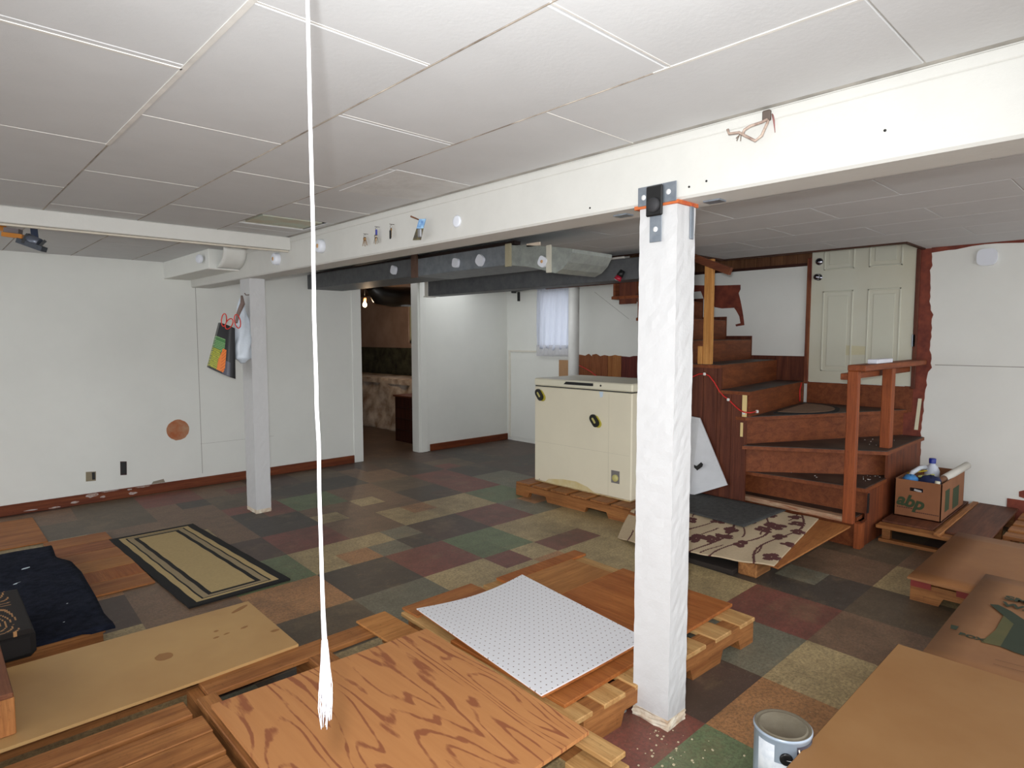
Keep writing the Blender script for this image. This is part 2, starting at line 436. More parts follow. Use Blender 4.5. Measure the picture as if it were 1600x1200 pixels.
# ------------------------------------------------------------------ ceilings of fibre panels
def panels(cols, z, y0, y1, pitch, holes=()):
    mb = MB(); g = 0.0016
    for (xa, xb, off) in cols:
        y = off
        while y > y0: y -= pitch
        while y < y1:
            a, b = max(y, y0), min(y+pitch, y1)
            if b-a > 0.02:
                segs = [(a, b)]
                for (hx0, hx1, hy0, hy1) in holes:
                    if hx0 < xb-0.01 and hx1 > xa+0.01:
                        ns = []
                        for p, q in segs:
                            if hy0 < q and hy1 > p:
                                if hy0 > p: ns.append((p, hy0-g))
                                if hy1 < q: ns.append((hy1+g, q))
                            else: ns.append((p, q))
                        segs = ns
                for p, q in segs:
                    if q-p > .03: mb.box(xa+g, xb-g, p+g, q-g, z, z+0.02, CEILP, 0.002)
            y += pitch
    return mb
cols = []
offs = {0: 2.59, 1: 2.18, 2: 2.65, 3: 2.20, 4: 2.6}
for k in range(-5, 4):
    cols.append((0.525+0.4375*(k-1), 0.525+0.4375*k, offs.get(k, 2.2+0.43*(k % 2)) if k < 3 else 2.20))
hole = (1.41, 1.80, 3.47, 3.80)
mb = panels(cols, CZ, -1.2, YW, 0.87, [hole])
mb.box(hole[1], 1.84, hole[2], hole[3], CZ, CZ+0.02, CEILP)
for (a, b, c, d) in ((-2.2, hole[0], -1.2, YW), (hole[1], BX0, -1.2, YW), (hole[0], hole[1], -1.2, hole[2]), (hole[0], hole[1], hole[3], YW)):
    mb.box(a, b, c, d, CZ+0.004, CZ+0.05, SEAMC)
mb.box(0.516, 0.530, -1.2, 2.6, CZ-0.002, CZ+0.004, SEAM)
mb.box(-0.6, 0.52, 1.742, 1.752, CZ-0.002, CZ+0.004, SEAM)
mb.box(0.96, 1.395, 0.896, 0.901, CZ-0.001, CZ+0.004, SEAM); mb.box(0.53, 0.955, 1.299, 1.304, CZ-0.001, CZ+0.004, SEAM)
mb.box(1.395, 1.405, -1.2, 0.95, CZ-0.002, CZ+0.004, SEAM); mb.box(0.97, 1.395, 1.760, 1.764, CZ-0.001, CZ+0.004, SEAM)
DS = flat('seam_gap', (120, 108, 96), .9, c2=(196, 186, 172), sc=7)
for (xa, ya, yb) in ((.9625, -1.2, YW), (.5235, 2.6, YW), (1.400, .95, YW), (.086, .2, YW)): mb.box(xa-.0016, xa+.0016, ya, yb, CZ-.0012, CZ+.004, DS)
for (xa, xb, yy) in ((.09, .52, 2.59), (.09, .52, 3.46), (.53, .96, 2.18), (.53, .96, 3.05), (.53, .96, 3.92), (.965, 1.397, 2.65), (.965, 1.397, 3.52), (1.403, 1.84, 1.33), (1.403, 1.84, 3.07)): mb.box(xa, xb, yy-.0013, yy+.0013, CZ-.001, CZ+.004, SEAM)
struct('ceiling', mb, None)
bx('ceiling_opening_board', hole[0]+.035, hole[1]+.02, hole[2]+.07, hole[3]-.002, CZ+0.008, CZ+0.024, flat('old_green_board', (196, 210, 196), 0.8, c2=(196, 184, 160)), label='pale green board showing inside the ragged ceiling opening', cat='board')
mb = MB()
for a in ((hole[0]-.012, hole[0], hole[2], hole[3]), (hole[1], hole[1]+.012, hole[2], hole[3]), (hole[0]-.012, hole[1]+.012, hole[3], hole[3]+.012), (hole[0]-.012, hole[1]+.012, hole[2]-.012, hole[2])):
    mb.box(*a, CZ+0.021, CZ+0.030, BLACK)
mb.box(hole[0]-.05, hole[1]+.05, hole[2]-.05, hole[3]+.05, CZ+0.051, CZ+0.07, BLACK)
struct('trim_2', mb, BLACK)
# skim patch on the ceiling
pp = [(1.447, 2.675), (1.437, 2.184), (1.822, 2.188), (1.84, 2.583)]
poly_on('plaster_patch', [(x, y, CZ-0.0015) for x, y in pp], (0, 0, 0.003), flat('skim_patch', (214, 214, 212), 0.85, c2=(200, 199, 196), sc=8, bmp=0.5, bsc=30), kind='structure')
# rear ceiling: stairwell opening beyond the line
cols2 = [(BX1, 2.27, .5), (2.27, 2.71, 1.0), (2.71, 3.14, .54), (3.14, 3.575, .97), (3.575, 4.02, 1.41), (4.02, 4.45, .98)]
mb = panels(cols2, CZ2, -1.2, YW, 0.87)
o1 = panels([(4.45, 4.90, 1.41), (4.90, 5.35, .98)], CZ2, -1.2, 2.85, 0.87)
o2 = panels([(5.35, 5.85, 1.41)], CZ2, -1.2, 1.42, 0.87)
for o in (o1, o2): mb.add(o.v, o.f, CEILP)
mb.box(BX1, 4.45, -1.2, YW, CZ2+.004, CZ2+.05, SEAM); mb.box(4.45, 5.35, -1.2, 2.85, CZ2+.004, CZ2+.05, SEAM)
mb.box(5.35, 5.85, -1.2, 1.42, CZ2+.006, CZ2+.05, SEAM)
mb.box(5.15, 5.85, 4.25, YW, CZ2, CZ2+.05, CEILP)
struct('ceiling.001', mb, None)
# dark edge of the stairwell opening and unseen upper shell blocking outside light
DKW = wood('stairwell_plank', (122, 84, 56), (96, 62, 40), 2, dirt=0.2)
mb = MB()
mb.box(5.35, 5.37, 1.42, 2.85, CZ2-.012, 2.35); mb.box(5.35, XW, 1.40, 1.42, CZ2-.012, 2.35); mb.box(4.45, 5.35, 2.85, 2.87, CZ2-.012, 2.35)
mb.box(4.43, 4.45, 2.85, 4.25, CZ2-.012, 2.35)
struct('trim_3', mb, wood('opening_edge', (84, 52, 36), (56, 32, 22), 1, dirt=0.3))
mb = MB(); mb.box(4.43, XW+.1, 1.3, 4.4, 3.0, 3.05, WHITE); mb.box(4.38, 4.43, 1.3, 4.4, 2.15, 3.0, WHITE)
mb.box(4.38, XW, 1.35, 1.40, 2.15, 3.0, WHITE); mb.box(4.42, XW, 4.25, 4.3, 2.05, 3.0, WHITE)
mb.box(5.15, 5.18, 4.25, 4.3, 2.0, 2.2, WHITE)
struct('wall_stairwell_blocker', mb, None)
# ------------------------------------------------------------------ walls
wl = struct('wall_left', MB().box(-2.2, 3.54, YW, YW+.12, -.02, CZ+.03), WHITE)
struct('wall_partition', MB().box(4.45, 5.95, YW, YW+.12, -.02, 2.1), WHITE)
struct('trim_4', MB().box(3.50, 3.615, YW-.012, YW+.13, 0, 2.1, None, .004), WHITE)
struct('trim_5', MB().box(4.375, 4.47, YW-.012, YW+.13, 0, 2.1, None, .004), WHITE)
struct('trim_6', MB().box(4.40, 4.50, YW-.022, YW-.012, 0, 2.1, None, .003), WHITE)
# back wall with a window hole Y 5.10..5.60, z 1.22..1.97
wy0, wy1, wz0, wz1 = 5.07, 5.60, 1.24, 1.98
mb = MB()
mb.box(XW, XW+.15, -1.2, wy0, -.02, 2.045); mb.box(XW, XW+.15, wy1, YW+.12, -.02, 2.12)
mb.box(XW, XW+.15, wy0, wy1, -.02, wz0); mb.box(XW, XW+.15, wy0, wy1, wz1, 2.12)
mb.box(XW, XW+.15, -1.2, 2.25, 2.045, 2.12); mb.box(XW, XW+.15, 4.25, wy0, 2.045, 2.12)
wb = struct('wall_back', mb, WHITE)
mb = MB()
for k in range(16):
    y = 2.27+k*.127
    mb.box(XW, XW+.1, y+.002, y+.125, 2.045, 3.05)
mb.box(XW, XW+.1, 1.35, 2.27, 2.12, 3.05)
mb.box(XW+.012, XW+.12, 2.2, 4.4, 2.045, 3.05)
struct('wall_stairwell_planks', mb, DKW)
struct('trim_7', MB().box(XW-.02, XW, 2.30, 4.2, 2.035, 2.06), wood('dark_rail', (70, 34, 22), (48, 22, 14), 1))
# wall board joints
mb = MB(); mb.box(XW-.001, XW, -1.2, 1.30, 1.176, 1.181); mb.box(1.905, 1.909, YW-.001, YW, .12, 1.9); mb.box(1.9, 2.6, YW-.001, YW, 0.40, 0.4015)
mb.prism([(XW-.001, 4.75, 1.93), (XW-.001, 4.25, 1.60), (XW-.001, 4.25, 1.604), (XW-.001, 4.75, 1.934)], (.001, 0, 0))
struct('wall_joint', mb, flat('joint_line', (150, 146, 136)))
# baseboards
def base(name, x0, x1, y0, y1):
    return struct(name, MB().box(x0, x1, y0, y1, 0, .085, None, .004), BASEB)
bl = base('baseboard_left', -2.2, 3.50, YW-.015, YW)
base('baseboard_right', 4.54, XW, YW-.015, YW)
rr = random.Random(5); mb = MB()
for cx, cz_, rx, rz_ in ((1.02, .066, .045, .016), (1.10, .04, .02, .008), (1.32, .034, .035, .011), (1.30, .070, .02, .006), (1.40, .078, .06, .005), (.76, .012, .04, .006), (.90, .03, .03, .008), (1.15, .08, .06, .004), (.60, .02, .05, .004)):
    mb.prism([(cx+rx*math.cos(2*math.pi*k/13)*(1+.5*(rr.random()-.5)), YW-.0165, cz_+rz_*math.sin(2*math.pi*k/13)*(1+.6*(rr.random()-.5))) for k in range(13)], (0, .0018, 0))
mb.build('chipped_paint', flat('bare_plaster', (190, 184, 180), 0.9, c2=(150, 110, 90), sc=30), bl)
# marks on the left wall
def disc_pts(cx, cz, r, n=28, wob=.06, y=YW-.002):
    rr = random.Random(int(cx*100))
    return [(cx+r*math.cos(t*2*math.pi/n)*(1+wob*(rr.random()-.5)), y, cz+r*math.sin(t*2*math.pi/n)*(1+wob*(rr.random()-.5))) for t in range(n)]
MB().prism(disc_pts(1.71, .553, .095), (0, .003, 0)).build('round_patch', flat('patch_brown', (178, 142, 112), .9, c2=(170, 96, 58), sc=9), wl, label='round torn brown patch')
def hole_plate(x0, x1, z0, z1, label, m, inner):
    t = empty('outlet_hole', ((x0+x1)/2, YW, z0), label, 'outlet hole')
    MB().prism([(x0, YW-.003, z0+.004), (x1-.004, YW-.003, z0), (x1, YW-.003, z1-.006), (x0+.003, YW-.003, z1)], (0, .004, 0)).build('torn_edge', m, t)
    MB().box(x0+inner, x1-.008, YW-.0045, YW-.002, z0+.012, z1-.01).build('painted_cavity', BLACK, t)  # flat black plate; the shade inside the hole is put into its colour
hole_plate(1.238, 1.29, .20, .325, 'dark rectangular outlet hole low in the left wall, right of the other', flat('hole_rim', (60, 30, 28)), .006)
hole_plate(.985, 1.06, .185, .27, 'broken outlet hole with grey plate low in the left wall', flat('old_plate', (140, 128, 104)), .045)
MB().prism([(1.475, YW-.002, .087), (1.585, YW-.002, .087), (1.575, YW-.002, .118), (1.49, YW-.002, .108)], (0, .003, 0)).build('torn_corner', flat('torn_grey', (140, 130, 112)), wl)
# red-brown trim around door, ragged edge
rr = random.Random(3)
left = [(1.437, 2.095), (1.437, 1.02), (1.50, 1.0), (1.50, .60), (1.40, .55), (1.40, .28)]
right = []
z = .28
while z < 2.09:
    base_w = 1.352 + (0.02*math.sin(z*3.1)) + (.018 if 1.6 < z < 1.95 else 0)
    if 1.13 < z < 1.28: base_w = 1.325
    right.append((base_w+rr.uniform(-.006, .006), z)); z += .035
right.append((1.35, 2.095))
struct('trim_8', MB().prism([(XW-.012, y, z) for y, z in left+right], (.012, 0, 0)), RUST)
struct('trim_9', MB().box(XW-.03, XW-.012, 1.425, 1.455, .98, 2.1, None, .003), wood('door_casing', (110, 60, 40), (80, 40, 28), 2))
struct('trim_10', MB().box(XW-.03, XW, 2.262, 2.30, .98, 2.1, None, .003), wood('door_casing2', (150, 96, 60), (104, 44, 34), 2))
mb = MB(); ys = [1.36, 1.25, 1.20, 1.10, 1.02, .95, .80, .6, .3, -.3]; zb = [2.055, 2.05, 2.07, 2.085, 2.09, 2.09, 2.092, 2.08, 2.088, 2.09]
zb[0] = 2.06; zb[1] = 2.07; zb[6] = 2.078
mb.prism([(XW-.004, a, b) for a, b in zip(ys, zb)] + [(XW-.004, -.3, 2.1), (XW-.004, 1.36, 2.1)], (.004, 0, 0))
mb.build('paint_edge', RUST, wb)
def wallpatch(name, px, mat, X=XW, th=.003, parent=wb, **kw):
    return MB().prism([atx(x, y, X-th) for x, y in px], (th-.0005, 0, 0)).build(name, mat, parent, **kw)
wallpatch('unpainted_patch', [(1060, 445), (1100, 446), (1128, 446), (1157, 445), (1157, 452), (1154, 458), (1157, 470), (1159, 480), (1161, 492), (1163, 508), (1150, 510), (1149, 507), (1157, 505), (1155, 494), (1150, 485), (1147, 481), (1128, 482), (1117, 480), (1112, 474), (1100, 468), (1095, 455), (1060, 458)], RUST, label='red-brown unpainted patch')
wallpatch('chip_mark', [(1449, 501), (1453, 503), (1454, 508), (1450, 511), (1447, 512), (1450, 507)], RUST)
wallpatch('chip_mark', [(1592, 768), (1600, 766), (1604, 780), (1592, 776)], RUST)
mb = MB(); mb.box(XW-.006, XW, .62, .80, .0, .20)
mb.build('paint_mark', RUST, wb)
# low access panel under the window
fr = empty('access_panel', (XW, 5.7, 0), 'white low access panel in the back wall under the curtained window', 'panel')
bx('panel_sheet', XW-.008, XW-.001, 5.12, 6.20, .05, 1.205, WHITE, fr)
mb = MB(); mb.box(XW-.02, XW-.0005, 5.10, 6.22, 1.205, 1.225); mb.box(XW-.02, XW-.0005, 6.18, 6.215, .04, 1.205)
mb.build('panel_frame', flat('frame_white', (226, 222, 210)), fr)
# window
wn = struct('window_1', MB().box(XW+.02, XW+.06, wy0, wy0+.03, wz0, wz1).box(XW+.02, XW+.06, wy1-.03, wy1, wz0, wz1).box(XW+.02, XW+.06, wy0, wy1, wz0, wz0+.03).box(XW+.02, XW+.06, wy0, wy1, wz1-.03, wz1).box(XW+.03, XW+.05, (wy0+wy1)/2-.01, (wy0+wy1)/2+.01, wz0, wz1), flat('sash_white', (220, 220, 216)))
gm, nt, b = newmat('window_glass'); tb = N(nt, 'ShaderNodeBsdfTransparent'); tm = N(nt, 'ShaderNodeMixShader'); tm.inputs[0].default_value = .08; b.inputs['Roughness'].default_value = .02
nt.links.new(tb.outputs[0], tm.inputs[1]); nt.links.new(b.outputs[0], tm.inputs[2]); nt.links.new(tm.outputs[0], nt.nodes['Material Output'].inputs[0])
bx('window_pane', XW+.038, XW+.042, wy0+.03, wy1-.03, wz0+.03, wz1-.03, gm, wn)
# curtain
cm, nt, b = newmat('sheer_cotton')
b.inputs['Base Color'].default_value = (*lin((238, 240, 246)), 1); b.inputs['Roughness'].default_value = .8
tr = N(nt, 'ShaderNodeBsdfTranslucent'); tr.inputs[0].default_value = (.85, .88, .95, 1); mx = N(nt, 'ShaderNodeMixShader'); mx.inputs[0].default_value = .65
nt.links.new(b.outputs[0], mx.inputs[1]); nt.links.new(tr.outputs[0], mx.inputs[2]); nt.links.new(mx.outputs[0], nt.nodes['Material Output'].inputs[0])
def cf(u, v):
    y = 5.04+.60*u; k = (1-v)
    x = XW-.055 + .012*math.sin(u*34+1.5*math.sin(v*3))*(.5+.5*k) + .006*math.sin(u*75+v*4)
    zb_ = 1.245 + .012*math.sin(u*20) + .03*(2*u-1)**2
    return (x, y + .02*math.sin(v*3.1)*(u-.5), 2.015*v + zb_*(1-v))
ct = empty('curtain', (XW-.06, 5.35, 1.25), 'white gathered curtain over the small back window', 'curtain')
MB().sheet(cf, 60, 26, (.002, 0, 0)).build('cloth', cm, ct)
def cf2(u, v):
    y = 5.05+.60*u
    return (XW-.06+.005*math.sin(u*40), y, 1.16+v*.14)
lm, nt, b = newmat('sheer_lace'); b.inputs['Base Color'].default_value = (.72, .72, .76, 1); b.inputs['Alpha'].default_value = .45
MB().sheet(cf2, 40, 4, (.001, 0, 0)).build('lace_hem', lm, ct)
cr = empty('curtain_rod', (XW-.07, 5.5, 2.02), 'thin dark curtain rod above the white curtain', 'curtain rod')
MB().tube([(XW-.07, 6.10, 2.0), (XW-.07, 5.45, 2.028), (XW-.07, 5.0, 2.03)], .008, 8).build('rod', BLACK, cr)
MB().box(XW-.075, XW, 6.08, 6.10, 1.985, 2.02).build('bracket', BLACK, cr); MB().box(XW-.075, XW, 5.0, 5.02, 2.01, 2.045).build('bracket', BLACK, cr)
bx('binder_clip', XW-.09, XW-.062, 5.945, 5.97, 1.87, 1.99, BLACK, label='black clip dangling from the curtain rod', cat='clip')
# pipe
pp = empty('waste_pipe', (5.5, 4.76, 0), 'white painted vertical waste pipe behind the freezer', 'pipe')
MB().tube([(5.5, 4.765, 0), (5.5, 4.765, 2.10)], .062, 24).build('pipe_run', flat('pipe_white', (226, 226, 222), .45), pp)
MB().lathe([(.07, .0), (.075, .01), (.075, .05), (.07, .06), (.062, .06)], (5.5, 4.765, .0)).build('floor_collar', flat('pipe_white', (226, 226, 222)), pp)
# panelling strip low on the back wall, torn top edge
pw = empty('wall_panelling', (XW, 4.2, 0), 'brown wood panelling with torn top edge on back wall behind freezer', 'wall panelling')
rr = random.Random(9); y = 4.985; k = 0
PB = [wood('panel_brown_a', (150, 92, 56), (124, 68, 38), 2, dirt=.1), wood('panel_brown_b', (176, 118, 66), (146, 90, 46), 2, dirt=.1), wood('panel_brown_c', (112, 48, 38), (84, 32, 26), 2, dirt=.1)]
while y > 4.15:
    wd = (.215, .24, .19, .22)[k % 4]; m_ = PB[(0, 0, 1, 2, 2, 2, 2, 0, 2, 2, 2)[k % 11]]
    pts = [(XW-.012, y, 0), (XW-.012, y, 1.19+rr.uniform(-.012, .012))]
    for t in (.25, .5, .75): pts.append((XW-.012, y-wd*t, 1.19+rr.uniform(-.018, .014)))
    pts += [(XW-.012, y-wd+.004, 1.18+rr.uniform(-.012, .012)), (XW-.012, y-wd+.004, 0)]
    MB().prism(pts, (.012, 0, 0)).build('plank', m_, pw); y -= wd; k += 1
bx('cardboard_sheet', XW-.10, XW-.085, 5.03, 5.22, 0, 1.12, flat('cardboard_tan', (176, 136, 98), .8), label='tan cardboard panel standing against back wall left of the pipe', cat='cardboard')
# ------------------------------------------------------------------ utility room beyond the doorway
CONC = flat('whitewashed_stone', (206, 196, 184), .9, c2=(130, 108, 92), sc=5, bmp=.9, bsc=7)
def stone(u, v):
    y = 6.4+4.2*u
    return (5.17+.03*math.sin(y*7)*math.sin(v*5)+.02*math.sin(y*17+v*9)-.06*(1-v)**2+.02, y, -.02+v*.80)
MB().sheet(stone, 60, 16, (.1, 0, 0)).box(5.17, 5.95, 6.38, 10.6, .70, .775).build('wall_ledge', CONC, None, kind='structure', center=False)
def moss(u, v):
    y = 6.4+4.2*u
    return (5.82+.02*math.sin(y*9+v*5), y, .775+v*.45)
MB().sheet(moss, 40, 6, (.1, 0, 0)).build('wall_mossy', flat('mossy_stone', (74, 76, 58), .9, c2=(34, 32, 27), sc=7, bmp=.8, bsc=9), None, kind='structure', center=False)
PINK = flat('dull_pink_board', (176, 150, 134), .85, c2=(150, 124, 110), sc=2)
mb = MB(); mb.box(5.85, 5.95, 8.62, 10.6, 1.2, 2.2); mb.box(5.85, 5.95, 6.38, 7.9, 1.2, 2.2); mb.box(5.85, 5.95, 7.9, 8.62, 1.2, 1.3); mb.box(5.85, 5.95, 7.9, 8.62, 2.05, 2.2)
struct('wall_utility', mb, PINK)
struct('window_2', MB().box(5.88, 5.92, 8.56, 8.62, 1.3, 2.05).box(5.88, 5.92, 7.9, 7.96, 1.3, 2.05).box(5.88, 5.92, 7.9, 8.62, 1.3, 1.35).box(5.88, 5.92, 8.24, 8.28, 1.3, 2.05), flat('sash_cream', (196, 200, 160)))
mb = MB(); mb.box(3.0, 6.0, 10.6, 10.7, -.02, 2.2); mb.box(2.9, 3.0, 6.38, 10.7, -.02, 2.2)
struct('wall_utility.001', mb, flat('grey_board', (150, 140, 130)))
struct('ceiling.002', MB().box(2.9, 6.0, 6.38, 10.7, 2.12, 2.2), flat('joist_wood', (92, 70, 54)))
poly = [(5.6, 10.58, 1.0), (5.6, 10.58, 1.62), (5.83, 10.58, 1.62), (5.83, 10.58, 1.0)]
poly_on('hanging_cloth', poly, (0, .01, 0), flat('maroon_cloth', (96, 34, 28)), label='dark maroon cloth hanging at the far end of the utility room', cat='cloth')
bulb = empty('bare_light_bulb', (4.45, 7.6, 1.80), 'bare glowing light bulb hanging inside the utility doorway', 'light bulb')
em, nt, b = newmat('bulb_glow'); b.inputs['Emission Color'].default_value = (1, .62, .28, 1); b.inputs['Emission Strength'].default_value = 22
bp = aty(570, 476, 7.6)
MB().lathe([(.0, -.035), (.018, -.03), (.027, -.012), (.028, 0), (.024, .016), (.014, .034), (.012, .045)], bp, (0, 0, 1), 20).build('bulb_glass', em, bulb)
MB().lathe([(.0, .10), (.02, .10), (.022, .085), (.018, .045), (.012, .044)], bp, (0, 0, 1), 16).build('socket', flat('socket_brown', (120, 84, 54)), bulb)
MB().tube([bp+Vector((0, 0, .1)), (bp.x, bp.y, 2.12)], .004, 6).build('flex', BLACK, bulb)
pl = bpy.data.lights.new('bulb_light', 'POINT'); pl.energy = 16; pl.color = (1, .72, .46); pl.shadow_soft_size = .03
plo = bpy.data.objects.new('bulb_light', pl); COL.objects.link(plo); plo.location = bp + Vector((.0, -.09, -.02))
fd = empty('furnace_duct', (4.5, 7.2, 2.0), 'black round furnace duct elbow inside the utility room', 'duct')
MB().tube([(4.10, 6.85, 2.02), (4.25, 6.9, 1.93), (4.5, 7.0, 1.92), (5.0, 7.2, 1.95)], [.06, .12, .13, .13], 20).build('elbow', flat('black_iron', (30, 28, 26), .4), fd)
cb = empty('cabinet', (4.8, 6.95, 0), 'dark brown wooden cabinet standing in the utility room', 'cabinet')
bx('body', 4.68, 5.10, 6.62, 7.24, 0, .60, wood('cabinet_dark', (70, 34, 24), (46, 22, 16), 2), cb, .005)
bx('top', 4.66, 5.12, 6.60, 7.26, .60, .625, wood('cabinet_top', (110, 62, 42), (80, 40, 28), 1), cb, .004)
mb = MB()
for z in (.16, .31, .46): mb.box(4.675, 4.681, 6.64, 7.22, z, z+.005)
mb.build('drawer_gap', BLACK, cb)
bx('black_case', 4.72, 4.92, 6.66, 6.88, .625, .69, BLACK, label='small black case on top of the dark cabinet', cat='case', ch=.01)

# ------------------------------------------------------------------ beams and posts
mb = MB()
n = 60
for k in range(n):
    y0 = -1.2+(YW+1.2)*k/n; y1 = -1.2+(YW+1.2)*(k+1)/n
    mb.box(BX0, BX1, y0, y1, BZ, CZ2)
struct('ceiling_beam', MB().box(BX0, BX1, -1.2, YW, BZ, CZ2+.02, None, .008), BEAMW)
struct('trim_11', MB().box(BX0-.006, BX0, -1.2, YW, CZ-.032, CZ, None, .003), BEAMW)
struct('ceiling_beam.001', MB().box(-2.2, BX0, 4.131, 4.171, 1.984, CZ, None, .004), BEAMW)
struct('trim_12', MB().box(-2.2, BX0, 4.171, 4.19, 1.975, 1.99), flat('beam_tape', (206, 198, 182)))

def post(x0, x1, y0, y1, label, h, gr=.10):
    p = empty('support_post', ((x0+x1)/2, (y0+y1)/2, 0), label, 'post')
    cx, cy = (x0+x1)/2, (y0+y1)/2
    def fn(z0, z1, wob, name, mat, nz, grow=0.0):
        rr = random.Random(int(x0*100)); vs, fs = [], []
        per = []
        m = 5
        for i in range(m): per.append((x0+(x1-x0)*i/m, y0))
        for i in range(m): per.append((x1, y0+(y1-y0)*i/m))
        for i in range(m): per.append((x1-(x1-x0)*i/m, y1))
        for i in range(m): per.append((x0, y1-(y1-y0)*i/m))
        L = len(per)
        for k in range(nz+1):
            z = z0+(z1-z0)*k/nz
            g = grow*(1-k/nz)
            for (a, b) in per:
                vs.append((a+rr.uniform(-wob, wob)+(a-cx)*g, b+rr.uniform(-wob, wob)+(b-cy)*g, z))
        for k in range(nz):
            for i in range(L): fs.append((k*L+i, k*L+(i+1) % L, (k+1)*L+(i+1) % L, (k+1)*L+i))
        fs.append(tuple(range(L-1, -1, -1))); fs.append(tuple(nz*L+i for i in range(L)))
        MB().add(vs, fs).build(name, mat, p)
    fn(gr, h, .0012, 'shaft', POSTW, 60)
    fn(0, gr, .004, 'chipped_base', GRIME, 5, .02)
    return p
p1 = post(1.87, 1.985, 1.168, 1.318, 'thick white plastered support post in the foreground under the beam', 1.846, .04)
p2 = post(1.90, 2.02, 4.955, 5.145, 'white support post near the left wall, bags hanging on it', 1.857, .03)
mb = MB(); mb.box(1.862, 1.99, 1.16, 1.336, 1.845, 1.857)
mb.build('bare_wood_top', wood('bare_orange', (206, 120, 60), (180, 70, 50), 1, dirt=0), p1, label='raw orange wood edge')
# steel T strap on the front of the post + clip + side straps
st = empty('steel_strap', (1.865, 1.25, 1.75), 'grey steel T-shaped strap joining foreground post and beam', 'bracket')
def hole_dots(mb, pts, nrm, r=.009):
    for p in pts: mb.lathe([(0, .0012), (r, .0012), (r, 0)], p, nrm, 14, flat('nail_head_white', (236, 236, 236)))
mb = MB()
mb.box(1.8595, 1.8625, 1.167, 1.320, 1.853, 1.918, STEEL, .001); mb.box(1.8595, 1.8625, 1.222, 1.270, 1.725, 1.853, STEEL, .001)
hole_dots(mb, [(1.8595, 1.296, 1.882), (1.8595, 1.197, 1.886), (1.8595, 1.246, 1.768)], (-1, 0, 0))
mb.build('plate', None, st)
cl = empty('black_clip', (1.855, 1.25, 1.80), 'black plastic clip with round knob fixed over the steel strap', 'clip')
bx('clip_body', 1.848, 1.859, 1.215, 1.280, 1.812, 1.914, BLACK, cl, .004)
MB().lathe([(0, .012), (.022, .012), (.025, .006), (.025, 0)], (1.848, 1.247, 1.848), (-1, 0, 0), 24).build('knob', flat('dark_grey_knob', (44, 44, 46)), cl)
bx('side_strap', 1.945, 1.965, 1.161, 1.166, 1.735, 1.852, STEEL, label='narrow grey steel strap on the right face of the foreground post', cat='bracket', ch=.001)
bx('beam_tie', 1.95, 1.995, 1.06, 1.12, 1.8515, 1.8565, STEEL, label='small steel tie under the beam, right of the foreground post', cat='bracket')
bx('beam_tie', 1.93, 1.975, 1.42, 1.48, 1.8515, 1.8565, STEEL, label='small steel tie under the beam, left of the foreground post', cat='bracket')
bx('metal_sleeve', 1.835, 1.862, 1.338, 1.365, 0, .022, GALV, label='tiny shiny metal sleeve on the floor beside the foreground post', cat='sleeve', ch=.004)

# white boxed soffit and round duct left of the beam
so = empty('duct_box', (1.76, 5.6, 1.92), 'white painted square duct box between left wall and beam', 'duct')
bx('box', 1.645, 1.866, 5.07, YW, 1.922, CZ, WHITE, so, .004)
bx('bottom_lip', 1.64, 1.866, 5.05, 5.075, 1.915, 1.924, SEAM, so)
def el(u, v):
    a = v*math.pi/2
    return (1.70+.168*u, 5.07-.17*math.sin(a)*1.0, 1.93+.14*(1-math.cos(a)) if True else 0)
MB().sheet(el, 6, 12, (0, .01, .01)).build('curved_elbow', flat('elbow_white', (232, 232, 226), .5), so)
pd = []

# ------------------------------------------------------------------ puck lights
PG = 'stick-on puck lights'
def puck(c, nrm, r, label, led=True, th=.022, square=False, sx=1.0):
    t = empty('puck_light', c, label, 'light', PG)
    nrm = Vector(nrm)
    if square:
        pts = []
        u = Vector((0, 1, 0)) if abs(nrm.x) > .5 else Vector((1, 0, 0)); v = Vector((0, 0, 1))
        rot = math.radians(square)
        for k in range(40):
            a = 2*math.pi*k/40; e = (abs(math.cos(a))**3.2+abs(math.sin(a))**3.2)**(-1/3.2)
            pts.append(Vector(c) + u*(r*e*math.cos(a+rot)) + v*(r*e*math.sin(a+rot)))
        hs = MB().prism(pts, nrm*th).build('housing', PUCK, t)
    else:
        hs = MB().lathe([(r*.96, 0), (r, .004), (r, th*.6), (r*.9, th*.92), (r*.7, th), (0, th)], c, nrm, 32, sx=sx).build('housing', PUCK, t)
    if led:
        MB().lathe([(r*.32, 0), (r*.30, .002), (0, .002)], Vector(c)+nrm*th, nrm, 20).build('led', AMBER, hs)
    return t
def pk(px, py, X, r, label, **k): puck(atx(px, py, X), (-1, 0, 0), r, label, **k)
pk(435, 405, BX0, .042, 'white round puck light on the beam near its left end', th=.04)
pk(504, 385, BX0, .042, 'white round puck light on the beam just right of the pull cord', th=.035)
pk(715, 346, BX0, .028, 'flat white round puck light on the beam right of the hanging keys', led=False, th=.01)
puck((1.622, 5.18, 2.0), (-1, -.3, 0), .034, 'white puck light on the white duct box beside the beam', led=False)
pk(617, 422, 3.0, .036, 'white squarish puck light on the dark duct, leftmost of four', square=20, led=False)
pk(714, 411, 3.0, .034, 'white squarish puck light on the dark duct, second from left', square=12, led=False)
pk(752, 407, 3.0, .038, 'white squarish puck light on the dark duct beside the cream tape', square=38, led=False)
pk(850, 409, 2.995, .034, 'white puck light with amber centre at the right end of the dark duct', square=30)
sq = puck(atx(1543, 402, XW), (-1, 0, 0), .062, 'large glossy white puck light high on the right part of back wall', square=0.001, led=False, th=.03)

